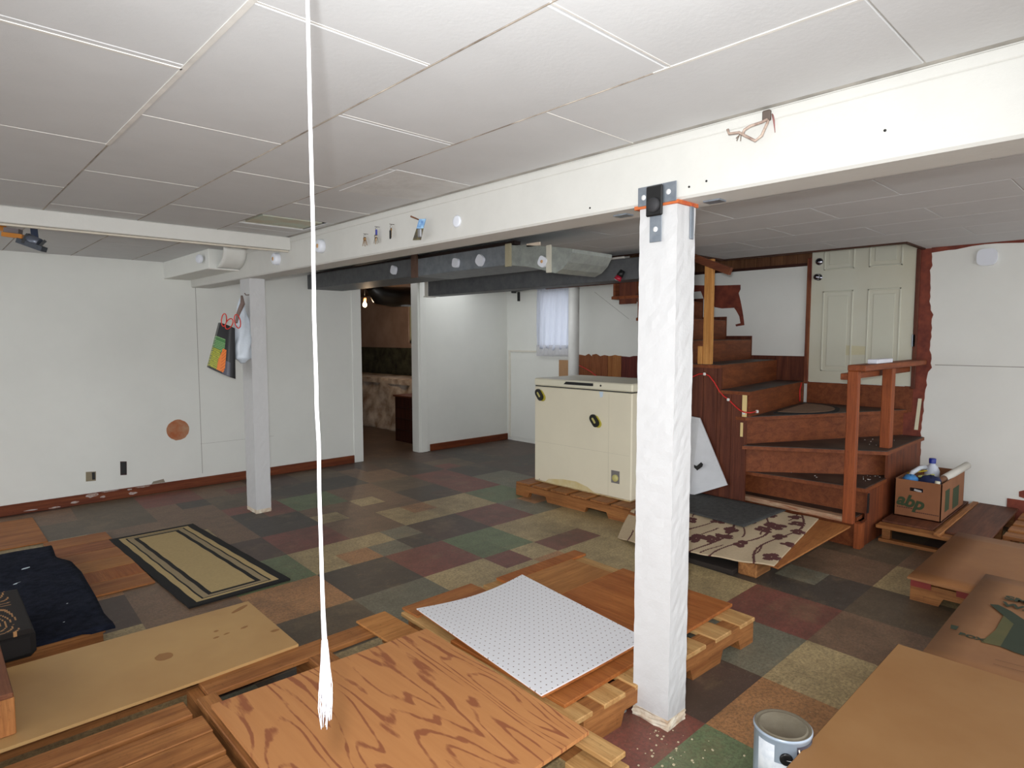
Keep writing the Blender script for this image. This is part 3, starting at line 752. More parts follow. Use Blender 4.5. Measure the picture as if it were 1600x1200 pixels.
# ------------------------------------------------------------------ keys and bits on the beam
def nail(p, ln, m, parent): MB().tube([p, Vector(p)+Vector((-ln, 0, .0))], .0016, 6).build('nail', m, parent)
def keyset(px, py, label, cols_, fob=None, tag=None):
    p = atx(px, py, BX0); t = empty('key_ring', p, label, 'keys', 'keys hanging from nails on the beam')
    nm = flat('nail_grey', (120, 116, 110), .4, .6)
    nail(p, .03, nm, t)
    q = Vector(p)+Vector((-.02, 0, -.004))
    MB().tube([q+Vector((0, .009*math.cos(a*math.pi/6), .009*math.sin(a*math.pi/6)-.008)) for a in range(13)], .0012, 6).build('ring', CHROME, t)
    base_ = q+Vector((0, 0, -.016))
    if fob:
        MB().box(base_.x-.004, base_.x+.003, base_.y-.008, base_.y+.008, base_.z-.026, base_.z+.006, None, .003).build('fob', fob, t); base_ = base_+Vector((0, 0, -.024))
    for i, c in enumerate(cols_):
        a = math.radians(-24+48*i/max(1, len(cols_)-1)) if len(cols_) > 1 else 0
        d = Vector((0, math.sin(a), -math.cos(a))); s = Vector((0, math.cos(a), math.sin(a)))
        mb = MB(); o = base_ + Vector((-.002*i, 0, 0))
        mb.lathe([(0, .001), (.009, .001), (.009, -.001), (0, -.001)], o+d*.008, (-1, 0, 0), 14)
        mb.prism([o+d*.014+s*.003, o+d*.046+s*.003, o+d*.05, o+d*.046-s*.0035, o+d*.04-s*.001, o+d*.034-s*.0035, o+d*.014-s*.003], (.0015, 0, 0))
        mb.build('key', c, t)
    if tag:
        b0 = base_+Vector((-.004, 0, -.012)); MB().box(b0.x-.003, b0.x, b0.y-.0075, b0.y+.0075, b0.z-.045, b0.z, None, .002).build('tag', tag, t)
BRS = flat('brass', (176, 140, 96), .35, .8); SLV = flat('silver_key', (190, 186, 176), .3, .8)
keyset(575, 366, 'small bunch of brass keys hanging on the beam, leftmost', [BRS, BRS, BRS])
keyset(593, 355, 'silver keys on a blue fob hanging on the beam', [SLV, SLV, BRS, SLV], fob=flat('blue_fob', (52, 60, 150), .4))
keyset(616, 351, 'brass key with a black tag hanging on the beam', [BRS], tag=BLACK)
t = empty('padlock_package', atx(650, 345, BX0), 'blister packed padlock on blue card hanging from a long nail on the beam', 'package')
p = atx(661, 346, BX0); MB().tube([p, atx(642, 338, BX0-.09)], [.0028, .0045], 8).build('nail', flat('rusty_nail', (126, 84, 60), .5, .4), t)
c0 = atx(660, 342, BX0-.05); c1 = atx(651, 375, BX0-.05)
d = (c1-c0); s = Vector((-.02, .028, 0))
mb = MB(); mb.prism([c0-s*.5, c0+s*.5, c0+s*.5+d*.45, c0-s*.5+d*.45], (.003, .001, 0)); mb.build('card_top', flat('blue_card', (60, 110, 170), .4, c2=(150, 190, 220), sc=40), t)
mb = MB(); mb.prism([c0-s*.5+d*.45, c0+s*.5+d*.45, c0+s*.6+d, c0-s*.6+d], (.003, .001, 0)); mb.build('card_bottom', flat('dark_card', (44, 40, 48), .4, c2=(110, 100, 50), sc=40), t)
q = c0+d*.62+Vector((-.004, -.022, 0))
MB().box(q.x-.012, q.x, q.y-.013, q.y+.013, q.z-.03, q.z+.012, None, .004).build('padlock', flat('padlock_steel', (170, 172, 176), .3, .7), t)
# electrical leads poking from ceiling edge
t = empty('cut_cable', atx(1197, 185, BX0), 'stripped ends of old electrical cable poking out above the beam', 'cable')
def bp3(x, y, o=.03): return atx(x, y, BX0-o)
cabm = flat('cable_sheath', (196, 176, 160), .6, c2=(120, 96, 86), sc=30)
MB().tube([bp3(1203, 176, .0), bp3(1200, 186, .015), bp3(1190, 191, .03), bp3(1172, 197, .045), bp3(1163, 203, .05), bp3(1160, 210, .05)], .0042, 8).build('lead', cabm, t)
MB().tube([bp3(1203, 178, .0), bp3(1199, 192, .02), bp3(1190, 212, .035), bp3(1180, 220, .045), bp3(1164, 212, .05), bp3(1155, 207, .05), bp3(1139, 209, .055), bp3(1137, 202, .055)], .0042, 8).build('lead', cabm, t)
MB().tube([bp3(1206, 174, .0), bp3(1209, 188, .012), bp3(1211, 207, .012)], [.003, .003, .001], 6).build('red_wire', flat('red_wire', (150, 100, 96)), t)
MB().box(BX0-.02, BX0-.006, bp3(1194, 180).y-.012, bp3(1194, 180).y+.012, 2.035, 2.066, None, .003).build('clamp', flat('clamp_dark', (96, 84, 76)), t)
mb = MB()
for a, b in (((1157, 209), (1150, 216)), ((1158, 210), (1157, 220)), ((1156, 209), (1151, 220))): mb.tube([bp3(*a, .05), bp3(*b, .055)], .0012, 5)
mb.build('bare_strands', flat('copper_dark', (120, 100, 84), .4, .5), t)
# dark nail specks on the beam
for k, (x, y) in enumerate(((1383, 204), (1077, 292), (1104, 283), (922, 325))):
    MB().lathe([(0, .002), (.0035, .002), (.0035, 0)], atx(x, y, BX0), (-1, 0, 0), 10).build('nail_head', BLACK, None, label='dark nail head in the beam, %s' % ('far right', 'just right of the foreground post', 'second right of the foreground post', 'left of the foreground post')[k], cat='nail', group='nail heads in the beam')

# ------------------------------------------------------------------ ducts behind the beam
d1 = empty('air_duct', (3.2, 4.6, 1.9), 'long dull grey sheet metal duct directly behind the beam', 'duct')
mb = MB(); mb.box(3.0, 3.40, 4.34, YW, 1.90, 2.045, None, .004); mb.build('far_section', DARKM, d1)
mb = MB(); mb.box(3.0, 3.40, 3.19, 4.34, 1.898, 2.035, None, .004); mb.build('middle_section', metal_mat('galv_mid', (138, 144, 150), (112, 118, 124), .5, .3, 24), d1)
# flared near end
vs = []
prof = [(3.19, 1.895, 2.03), (3.0, 1.87, 2.01), (2.86, 1.835, 1.99), (2.76, 1.808, 1.975), (2.70, 1.83, 1.965), (2.65, 1.87, 1.955), (2.615, 1.925, 1.948)]
for i, (y, za, zb_) in enumerate(prof):
    for x in (3.0, 3.40):
        vs += [(x, y, za), (x, y, zb_)]
fs = []
for i in range(len(prof)-1):
    a = i*4; b_ = a+4
    fs += [(a, a+1, b_+1, b_), (a+2, b_+2, b_+3, a+3), (a, b_, b_+2, a+2), (a+1, a+3, b_+3, b_+1)]
fs += [(0, 2, 3, 1), (len(vs)-4, len(vs)-3, len(vs)-1, len(vs)-2)]
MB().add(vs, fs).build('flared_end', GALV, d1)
bx('tape_joint', 2.985, 3.0, 3.165, 3.215, 1.885, 2.04, TAPE, d1)
bx('tape_joint', 2.985, 3.0, 2.79, 2.825, 1.815, 1.99, flat('tape_pale', (206, 202, 186), .6), d1)
bx('hanger_strap', 2.985, 3.0, 3.80+.47, 3.84+.51, 1.885, 2.10, metal_mat('rusty_strap', (120, 92, 78), (90, 66, 56), .6, .3), d1)
bx('wooden_hanger', 3.06, 3.12, 3.2, YW, 2.046, 2.07, flat('dark_joist', (50, 34, 28)), d1)
MB().box(3.0, 3.012, 2.9, 3.02, 2.0, 2.022).build('torn_tape', flat('torn_tape', (226, 210, 190)), d1)
d2 = empty('air_duct', (4.30, 4.4, 1.87), 'second grey sheet metal duct farther back, above the freezer', 'duct')
bx('duct_run', 4.2, 4.405, 2.78, 5.84, 1.862, 2.035, DARKM, d2, .004)
mb = MB(); mb.box(4.19, 4.2, 5.79, 5.845, 1.855, 2.05); mb.build('white_joint', flat('joint_white', (220, 218, 208)), d2)
bx('end_flange', 4.185, 4.35, 5.845, 5.86, 1.85, 1.862, SEAM, d2)
bx('edge_strip', 4.185, 4.2, 3.1, 3.75, 2.035, 2.05, flat('edge_white', (206, 204, 198)), d2)
# hung boards above ducts (dark joists behind the beam)
fl_ = empty('flashlight', atx(966, 435, 4.19), 'small red flashlight with black head hanging from the second duct', 'flashlight')
q = atx(964, 438, 4.15); q2 = atx(970, 428, 4.17)
MB().tube([q, q+(q2-q)*.6], [.030, .026], 18).build('head', flat('red_plastic', (168, 24, 48), .3), fl_)
MB().tube([q+(q2-q)*.6, q2+(q2-q)*.5], [.028, .022], 16).build('grip', BLACK, fl_)
MB().lathe([(.022, 0), (.018, .002), (0, .002)], q, (q-q2), 16).build('lens', CHROME, fl_)

# ------------------------------------------------------------------ ceiling items at far left: clamp lamp and orange level
t = empty('clamp_lamp', atz(52, 365, 2.06), 'dark grey and blue caged work lamp fixed to the ceiling at far left', 'work lamp')
a = aty(53, 358, 4.75); b_ = aty(55, 378, 4.65)
MB().bar(a, b_, .035, .03).build('arm', flat('lamp_blue', (66, 78, 104), .4), t)
c0 = aty(30, 376, 4.60); c1 = aty(69, 390, 4.52)
MB().bar(c0, c1, .055, .028).build('base_bar', flat('lamp_dark', (56, 62, 72), .4), t)
d0 = aty(42, 372, 4.58); d1_ = aty(62, 381, 4.54)
MB().tube([d0, d1_], .030, 16).build('barrel', flat('lamp_grey', (104, 110, 122), .3, .3), t)
MB().bar(aty(36, 372, 4.58), aty(40, 374, 4.58), .06, .06).build('end_cap', BLACK, t)
MB().bar(aty(62, 381, 4.54), aty(66, 384, 4.54), .06, .06).build('end_cap', BLACK, t)
t = empty('cord_reel', aty(15, 362, 4.8), 'orange and grey tool hung under the ceiling at the left edge', 'tool')
MB().bar(aty(-8, 355, 4.9), aty(9, 358, 4.9), .05, .03).build('handle', flat('tool_orange', (206, 130, 36), .5), t)
MB().bar(aty(4, 366, 4.8), aty(36, 370, 4.75), .03, .025).build('orange_bar', flat('tool_orange', (206, 130, 36), .5), t)
MB().bar(aty(9, 361, 4.82), aty(32, 364, 4.78), .05, .04).build('body', flat('tool_grey', (122, 112, 112), .5), t)
MB().bar(aty(2, 350, 4.9), aty(3, 357, 4.9), .02, .02).build('hook', BLACK, t)

# ------------------------------------------------------------------ bags on the left post
t = empty('shopping_bag', (1.74, 5.0, 1.1), 'black shopping bag printed with vegetables and red handles, hanging beside left post', 'bag')
def bag_pt(u, v):   # u across 0..1, v down 0..1 : quadrilateral seen from the camera
    tl = aty(344, 504, 4.99); tr_ = aty(367, 513, 4.93); bl_ = aty(326, 574, 5.02); br_ = aty(368, 592, 4.90)
    p = (tl*(1-u)+tr_*u)*(1-v)+(bl_*(1-u)+br_*u)*v
    return p + Vector((0, -.05*math.sin(math.pi*u)*(.4+.6*v), -.01*math.sin(math.pi*u)*v + .0))
def bag_c(u, v):
    blk = (.006, .006, .008)
    if .30 < v < .97 and u < .52:
        s_ = u - .02
        if v > .5 and .22 < u+.0*(v) < .50 and u > .55-v*.42 and u < .86-v*.42: return lin((226, 120, 30)) if (int(v*90+u*60) % 6) else lin((190, 80, 24))
        if u < .28 and v > .55: return lin((170, 170, 40)) if int(v*70+u*90) % 4 else lin((60, 90, 30))
        if u < .42 and v < .6: return lin((64, 120, 60)) if int(v*80+u*110) % 5 else lin((150, 190, 130))
    if v > .72 and .42 < u < .72: return lin((70, 70, 84))
    return blk
MB().sheet(bag_pt, 44, 60, (0.01, .07, 0), tint=bag_c).build('bag_body', attr_mat('printed_bag', .35, .1), t)
RED = flat('red_cord', (214, 56, 40), .5)
def loop(cx, cy, rx, ry, tilt, Yp, name='handle'):
    pts = []
    for k in range(15):
        a = math.pi*2*k/14
        x = cx+rx*math.cos(a)*math.cos(tilt)-ry*math.sin(a)*math.sin(tilt); y = cy+rx*math.cos(a)*math.sin(tilt)+ry*math.sin(a)*math.cos(tilt)
        pts.append(aty(x, y, Yp))
    return MB().tube(pts, .004, 8).build(name, RED, t)
loop(350, 500, 4, 10, .1, 4.95); loop(358, 506, 5, 9, .5, 4.92); loop(371, 502, 4.5, 11, -.2, 4.88)
t = empty('plastic_bag', (1.88, 5.0, 1.15), 'white plastic carrier bag bulging and hanging on the left post', 'bag')
def pb(u, v):
    a = u*2*math.pi
    wd = (.012 + .075*math.sin(min(1, v*1.15)*math.pi*.62))*(1+.08*math.sin(a*5+v*9)) if v < .93 else .05*(1-(v-.93)/.07)+.02
    cx = 1.85-.012*v; cz = 1.70-.50*v
    return (cx+wd*math.cos(a)*.80+.004*math.sin(v*25+a*3), 5.0+wd*math.sin(a)*.55-.03*v, cz)
vs, fs = [], []
nu, nv = 40, 40
for j in range(nv+1):
    for i in range(nu): vs.append(pb(i/nu, j/nv))
for j in range(nv):
    for i in range(nu): fs.append((j*nu+i, j*nu+(i+1) % nu, (j+1)*nu+(i+1) % nu, (j+1)*nu+i))
fs.append(tuple(nv*nu+i for i in range(nu)))
MB().add(vs, fs, None, True).build('sack', flat('white_poly', (214, 224, 234), .3, var=.08, sc=20, bmp=.8, bsc=25), t)
MB().tube([(1.85, 4.98, 1.72), (1.845, 4.955, 1.66), (1.80, 4.93, 1.58), (1.775, 4.91, 1.51)], [.008, .018, .014, .01], 8).build('twisted_handle', flat('brown_strap', (132, 112, 104), .7), t)
MB().tube([(1.905, 4.965, 1.73), (1.87, 4.95, 1.725), (1.86, 4.95, 1.74)], .004, 6).build('hook', flat('hook_brown', (110, 90, 80)), t)

# ------------------------------------------------------------------ pull cord close to the camera
t = empty('pull_cord', atz(482, -120, 2.06), 'long white cotton pull cord with a frayed tassel end hanging from the ceiling', 'cord')
depth = .86
def cp(x, y, dd=depth): r = _ray(x, y); return CAMP + r*dd
CORDM = flat('cotton_white', (235, 232, 236), .9, var=.04, sc=60)
top = cp(480.5, 0); up_ = Vector((top.x, top.y, 2.068))
pts = [up_, top, cp(485, 200), cp(489, 350), cp(491, 500), cp(494, 590), cp(495, 640), cp(498, 690), cp(499, 770), cp(501, 830), cp(503, 900), cp(505, 960), cp(507, 1000)]
MB().tube(pts, [.0026]*11+[.003, .0038], 10).build('string', CORDM, t)
MB().tube([cp(507, 1000), cp(508, 1030), cp(509, 1060), cp(509, 1090)], [.004, .0060, .0072, .0060], 12).build('tassel_core', CORDM, t)
mb = MB(); rr = random.Random(4)
for k in range(46):
    a = rr.uniform(0, 6.283); r0 = .0045; r1 = rr.uniform(.003, .0095); r2 = rr.uniform(.002, .010)
    ye = rr.uniform(1095, 1138)
    def off(p, r, a_): return p + rt2*(r*math.cos(a_)) + fw*(r*math.sin(a_))
    mb.tube([off(cp(507, 1005), r0*.6, a), off(cp(508, 1035), r0*1.2, a), off(cp(509, 1070), r1*.9, a+rr.uniform(-.3, .3)), off(cp(509, 1070+(ye-1070)*.5), r1+.001, a+rr.uniform(-.5, .5)), off(cp(509, ye), r2*.8, a+rr.uniform(-.8, .8))], .0007, 4)
mb.build('frayed_strands', CORDM, t)
MB().lathe([(.0, .0), (.004, 0), (.004, -.01), (0, -.01)], up_, (0, 0, 1), 8).build('cord_anchor', CORDM, t)

# ------------------------------------------------------------------ pallets and boards
def stringer(x0, x1, y0, y1, h0, h1, along, notches, m):
    """notched pallet stringer; notches are ranges along its length cut from the bottom"""
    a0, a1 = (x0, x1) if along == 0 else (y0, y1)
    prof = [(a0, h0)]
    for n0, n1 in sorted(notches):
        hh = h0+(h1-h0)*.45; prof += [(n0, h0), (n0+.02, hh), (n1-.02, hh), (n1, h0)]
    prof += [(a1, h0), (a1, h1), (a0, h1)]
    if along == 0: return MB().prism([(a, y0, z) for a, z in prof], (0, y1-y0, 0)), m
    return MB().prism([(x0, a, z) for a, z in prof], (x1-x0, 0, 0)), m
def pallet(label, loc, stringers, boards, pale=(), group='wooden pallets on the floor'):
    t = empty('wooden_pallet', loc, label, 'pallet', group)
    for s_ in stringers:
        mb, m = stringer(*s_, PAL[s_[6]]); mb.build('stringer', m, t)
    for i, b in enumerate(boards):
        x0, x1, y0, y1, z0, z1 = b[:6]; ax = 0 if (x1-x0) > (y1-y0) else 1
        pl_ = (b[6] if len(b) > 6 else False)
        MB().box(x0, x1, y0, y1, z0, z1, None, .003).build('deck_board', (PALP if pl_ else PAL)[ax], t)
    return t
# A: pallet under the pegboard, near edge y=1.29
pA = pallet('wooden pallet under the white pegboard, next to the foreground post', (2.1, 1.9, 0),
       [(1.60, 2.75, 1.290, 1.372, 0, .113, 0, [(1.80, 2.26), (2.47, 2.64)]), (1.60, 2.75, 1.85, 1.90, 0, .10, 0, [(1.85, 2.2), (2.4, 2.6)]), (1.60, 2.75, 2.34, 2.40, 0, .10, 0, [(1.85, 2.2), (2.4, 2.6)])],
       [(xa, xb, yq, 2.40, .1005, .12, 1) for xa, xb, yq in ((1.56, 1.648, 1.289), (1.706, 1.824, 1.287), (1.880, 2.03, 1.289), (2.05, 2.19, 1.288), (2.20, 2.356, 1.289), (2.427, 2.553, 1.286), (2.625, 2.752, 1.283))])
pA.rotation_euler = (0, 0, math.radians(-2.3))
bx('plywood_sheet', 1.56, 2.755, 1.382, 2.02, .121, .136, PLYO, label='orange plywood sheet on the pallet beneath the pegboard, nearest the post', cat='plywood', ch=.002, group='plywood sheets')
bx('plywood_sheet', 1.72, 2.66, 2.021, 2.31, .121, .1355, PLYL, label='lighter plywood strip behind the pegboard at the back of the pallet', cat='plywood', ch=.002)
bx('plywood_sheet', 2.16, 2.79, 2.311, 2.40, .121, .135, PLYO, label='narrow orange plywood offcut at the far back edge of the pallet', cat='plywood', ch=.002)
bx('hardboard_strip', 1.60, 2.02, 2.315, 2.44, .121, .131, PLYX, label='ragged plywood scrap at the far left corner of the pegboard pallet', cat='plywood')
# pegboard, slightly bowed
def pgf(u, v):
    a = Vector((1.515, 1.452)); b_ = Vector((2.10, 1.452)); c = Vector((2.255, 2.300)); d = Vector((1.603, 2.335))
    a = Vector((1.518, 1.453)); b_ = Vector((2.13, 1.443)); c = Vector((2.249, 2.294)); d = Vector((1.608, 2.333))
    p = (a*(1-u)+b_*u)*(1-v)+(d*(1-u)+c*u)*v
    return (p.x, p.y + .03*math.sin(math.pi*u)*v*v*-1, .158 - .012*math.sin(math.pi*u)*(.3+.7*v))
pgb = empty('pegboard', (1.85, 1.9, .14), 'white perforated pegboard sheet lying on the plywood', 'pegboard')
MB().sheet(pgf, 24, 24, (0, 0, -.005), smooth=False).build('board', peg_mat(), pgb)
MB().sheet(lambda u, v: (lambda p: (p[0], p[1]-.006+.012*v, p[2]-.0055))(pgf(u, v)), 24, 24, (0, 0, -.004)).build('brown_backing', PLYO, pgb)
# B: pallet under the big figured plywood
pallet('wooden pallet under the large figured plywood sheet', (1.1, 1.8, 0),
       [(.66, .70, 1.22, 2.44, 0, .10, 1, [(1.45, 1.7), (1.95, 2.2)]), (1.08, 1.13, 1.22, 2.44, 0, .10, 1, [(1.45, 1.7), (1.95, 2.2)]), (1.49, 1.535, 1.22, 2.44, 0, .10, 1, [(1.45, 1.7), (1.95, 2.2)])],
       [(.70, 1.535, 2.325, 2.44, .10, .12), (.66, .725, 1.22, 2.325, .10, .121), (1.08, 1.17, 1.24, 2.325, .10, .12), (.73, 1.08, 1.9, 2.215, .10, .118), (1.18, 1.36, 1.9, 2.20, .10, .118), (.73, 1.5, 1.25, 1.45, .10, .118), (1.40, 1.535, 1.09, 1.24, .06, .08, 1), (1.46, 1.535, 1.105, 2.2, .10, .119, 1)])
bx('scrap_board', 1.37, 1.52, 2.14, 2.462, .1215, .132, PLYL, label='short pale board bridging the back edge of the big plywood pallet', cat='board', ch=.002)
bx('scrap_board', 1.60, 1.76, 2.325, 2.47, .1215, .13, PLYO, label='small orange board scrap between the two middle pallets', cat='board', ch=.002) if False else None
t = empty('plywood_sheet', (1.1, 1.7, .13), 'large plywood sheet with bold dark cathedral grain in the foreground', 'plywood')
MB().prism([(.672, 1.05, .133), (1.26, 1.215, .133), (1.497, 1.222, .133), (1.535, 2.16, .133), (.67, 2.175, .133)][0:0] or [(.672, 1.219, .133), (1.497, 1.222, .133), (1.537, 2.16, .133), (.672, 2.205, .133)], (0, 0, .013)).build('sheet', big_ply_mat(), t)
# D: pallet of slats bottom left
pallet('wooden pallet of rough bare slats at the bottom left', (.2, 1.8, 0),
       [(-.6, .60, 2.20, 2.24, 0, .10, 0, [(-.2, .1)]), (-.58, -.54, 1.2, 2.35, 0, .10, 1, []), (.50, .54, 1.2, 2.35, 0, .10, 1, [(1.4, 1.7)])],
       [(-.6, .620, 2.228, 2.334, .10, .125), (-.6, .642, 2.095, 2.205, .10, .123), (-.6, .638, 1.965, 2.091, .10, .121), (-.6, .632, 1.80, 1.945, .10, .12), (-.6, .63, 1.64, 1.79, .10, .12), (-.6, .63, 1.40, 1.6, .10, .12)])
# C: pallet beneath the tan hardboard
pallet('wooden pallet hidden beneath the long tan hardboard', (.6, 2.75, 0),
       [(0.0, 1.05, 2.60, 2.64, 0, .10, 0, []), (0.0, 1.05, 2.93, 2.97, 0, .10, 0, [])],
       [(0.02, .2, 2.56, 2.98, .10, .119), (.42, .56, 2.56, 2.98, .10, .119), (.85, 1.04, 2.56, 2.98, .10, .119)])
t = empty('hardboard_sheet', (.5, 2.7, .12), 'long tan hardboard sheet with brown stains, lower left', 'hardboard')
MB().prism([(-.55, 2.43, .12), (.695, 2.428, .12), (1.09, 2.438, .12), (1.101, 3.012, .12), (.15, 3.03, .12), (-.55, 3.04, .12)], (0, 0, .011)).build('sheet', HARD, t)
mb = MB()
def stain(px, py, rx, ry, z, rot=0):
    c = atz(px, py, z); pts = []
    rr = random.Random(px)
    for k in range(14):
        a = 2*math.pi*k/14; r = 1+.25*(rr.random()-.5); x = rx*math.cos(a)*r; y = ry*math.sin(a)*r
        pts.append((c.x+x*math.cos(rot)-y*math.sin(rot), c.y+x*math.sin(rot)+y*math.cos(rot), z))
    return pts
for s_ in ((256, 1026, .033, .035, 0), (375, 951, .05, .012, .5), (382, 980, .018, .008, .3), (338, 986, .010, .008, 0), (338, 996, .013, .007, .2), (354, 990, .014, .006, .2), (430, 985, .02, .01, 0)):
    mb.prism(stain(s_[0], s_[1], s_[2], s_[3], .1315, s_[4]), (0, 0, .0004))
mb.build('stains', flat('stain_brown', (150, 106, 62), .6), t, label='brown stains')
# wooden crate corner at far left
t = empty('wooden_crate', (0.0, 2.75, .131), 'brown wooden crate corner on the hardboard at the left edge', 'crate')
MB().box(-.35, .17, 2.49, 3.0, .255, .272, None, .003).build('lid', wood('crate_lid', (142, 92, 62), (112, 66, 44), 1), t)
MB().box(.118, .172, 2.492, 2.53, .132, .255, None, .003).build('corner_block', wood('crate_block', (190, 130, 76), (156, 98, 52), 2), t)
MB().box(.15, .168, 2.535, 2.99, .132, .255).build('side_board', PAL[1], t)
MB().box(-.35, .117, 2.505, 2.52, .132, .255).build('front_board', flat('crate_pale', (190, 180, 160)), t)
# rug pallet + navy rug
pallet('low wooden pallet under the navy rug', (.2, 3.9, 0),
       [(-.5, .555, 3.30, 3.35, 0, .055, 0, []), (-.5, .53, 4.0, 4.05, 0, .055, 0, []), (-.5, .50, 4.7, 4.75, 0, .055, 0, [])],
       [(-.5, .565, 3.295, 3.40, .055, .072), (-.5, .53, 3.9, 4.1, .055, .072), (-.5, .50, 4.6, 4.75, .055, .072)])
pts = [(-.5, 4.85), (.3, 4.83), (.56, 4.82), (.548, 4.56), (.60, 4.40), (.612, 4.15), (.600, 3.70), (.585, 3.45), (.60, 3.235), (.55, 3.265), (.25, 3.285), (-.5, 3.29)]
def nr(u, v):
    pass
mb = MB()
Yn, Xn = 40, 30
def redge(y):
    tb = [(3.22, .59), (3.27, .598), (3.45, .588), (3.7, .600), (4.15, .612), (4.40, .60), (4.50, .565), (4.56, .548), (4.83, .562)]
    for (a, xa), (b_, xb) in zip(tb, tb[1:]):
        if a <= y <= b_: return xa+(xb-xa)*(y-a)/(b_-a)
    return .56
def nrug(u, v):
    y = 3.285+1.55*v; x = -.5+(redge(max(3.22, y-.03*(v < .03)))+.5)*u
    z = .089+.003*math.sin(x*21)*math.sin(y*17)
    return (x, y-(.03 if (v < .02 and u > .9) else 0), z)
t = empty('navy_rug', (.1, 4.0, .072), 'dark navy blue rug lying over a low pallet at the left edge', 'rug')
MB().sheet(nrug, 36, 48, (0, 0, -.010)).build('pile', flat('navy_pile', (34, 38, 52), .95, c2=(16, 19, 30), sc=30, bmp=.6, bsc=120, spec=.1), t)
mb = MB()
for (x, y, r) in ((40, 888, .022), (29, 911, .024), (105, 943, .004), (100, 972, .004), (86, 980, .006), (61, 988, .007)):
    MB().prism(stain(x, y, r, r*.4, .0895, .4), (0, 0, .001)).build('lint_speck', flat('white_lint', (210, 224, 232)), t)
# wood grain patterned cushion box at the left edge
t = empty('floor_stool', (.1, 3.4, .085), 'dark low stool with tan wood-grain pattern at the left edge', 'stool')
bx('body', -.35, .300, 3.16, 3.68, .0905, .20, flat('stool_black', (22, 16, 14), .9), t, .02)
def sg(u, v):
    return (-.35+.640*u, 3.15+.55*v, .215+.004*math.sin(u*9))
def sgc(u, v):
    x = -.35+.63*u; y = v
    if u > .94: return lin((24, 17, 14))
    d_ = math.hypot((x-.13)*3.2, (y-.30)*1.15); d2_ = math.hypot((x-.20)*3.4, (y-1.05)*1.0)
    q = min(d_, d2_)+.06*math.sin(x*20+y*9)
    return lin((168, 124, 80)) if (q*13) % 1 < .24 else lin((26, 18, 14))
MB().sheet(sg, 110, 90, (0, 0, -.02), tint=sgc).build('patterned_top', attr_mat('woodgrain_print', .9, .2), t)
# striped rug
def srf(u, v):
    a = Vector((.955, 3.43)); b_ = Vector((1.50, 3.442)); c = Vector((1.437, 4.985)); d = Vector((.898, 4.985))
    p = (a*(1-u)+b_*u)*(1-v)+(d*(1-u)+c*u)*v
    return (p.x+.0014*math.sin(v*40), p.y, .012)
def src(u, v):
    ex = min(u, 1-u)*.545; ey = min(v, 1-v)*1.55*1.35; e = min(ex, ey)
    bk = lin((20, 18, 17)); cr = lin((184, 160, 112)); tn = lin((156, 138, 106))
    if e < .048: return bk
    if e < .083: return cr
    if e < .092: return bk
    if e < .128: return tn
    if e < .155: return bk
    return cr
t = empty('striped_rug', (1.2, 4.2, 0), 'cream rug with nested black rectangle borders on the tiled floor', 'rug')
MB().sheet(srf, 110, 200, (0, 0, -.010), tint=src, smooth=False).build('weave', attr_mat('woven_rug', .95, .2, 60), t)
# plywood patches on the floor
bx('floor_plywood', -.8, .592, 5.24, 6.03, .001, .010, PLYX, label='plywood patch on the floor against the left wall', cat='plywood', ch=.002)
t = empty('floor_plywood', (.77, 4.6, 0), 'striped orange plywood patch on the floor between the navy and striped rugs', 'plywood')
for k in range(6):
    y0 = 3.935+k*.2135
    bx('plank', .56, .925-.003*(k % 2), y0, y0+.210, .001, .0105, (PLYX, PLYO, PLYL, PLYX, wood('ply_deep', (168, 104, 60), (136, 76, 40), 0), PLYX)[k], t, .0015)

# ------------------------------------------------------------------ freezer on its pallet
pallet('wooden pallet under the chest freezer', (4.3, 3.3, 0),
       [(3.825, 3.862, 2.73, 3.98, 0, .098, 1, [(2.95, 3.19), (3.60, 3.83)]), (4.24, 4.29, 2.73, 3.98, 0, .098, 1, [(2.95, 3.19), (3.60, 3.83)]), (4.62, 4.67, 2.73, 3.98, 0, .098, 1, [(2.95, 3.19), (3.60, 3.83)])],
       [(3.83, 4.68, a, b_, .098, .116) for a, b_ in ((2.73, 2.93), (2.97, 3.14), (3.18, 3.35), (3.39, 3.57), (3.61, 3.78), (3.82, 3.985))])
t = empty('chest_freezer', (4.28, 3.36, .118), 'cream chest freezer with black lid handle standing on a pallet', 'freezer')
fx0, fx1, fy0, fy1 = 3.97, 4.60, 2.845, 3.893
bx('cabinet', fx0, fx1, fy0, fy1, .125, .968, FREEZ, t, .008)
bx('base_lip', fx0+.004, fx1-.004, fy0+.01, fy1-.01, .118, .126, flat('rusty_base', (200, 180, 130), .6, c2=(150, 110, 66), sc=10), t)
bx('gasket', fx0+.006, fx1-.006, fy0+.006, fy1-.006, .967, .976, BLACK, t)
lid = bx('lid', fx0-.004, fx1, fy0-.003, fy1+.003, .976, 1.040, flat('lid_enamel', (226, 221, 198), .4, var=.04), t, .010)
mb = MB(); mb.prism([(fx0-.005, 3.535, 1.003), (fx0-.005, 3.51, 1.026), (fx0-.005, 3.225, 1.026), (fx0-.005, 3.225, 1.004)], (-.012, 0, 0))
mb.build('handle', BLACK, lid)
MB().lathe([(.008, 0), (.008, .003), (0, .003)], (fx0-.004, 3.148, 1.012), (-1, 0, 0), 14).build('keyhole', BLACK, lid)
cpl = bx('control_plate', fx0-.003, fx0+.001, 2.955, 3.035, .245, .345, flat('plate_grey', (124, 120, 118), .5), t)
MB().lathe([(.028, 0), (.028, .010), (.024, .014), (0, .014)], (fx0-.003, 2.992, .287), (-1, 0, 0), 24).build('dial', flat('dial_yellow', (196, 188, 122), .4), cpl)
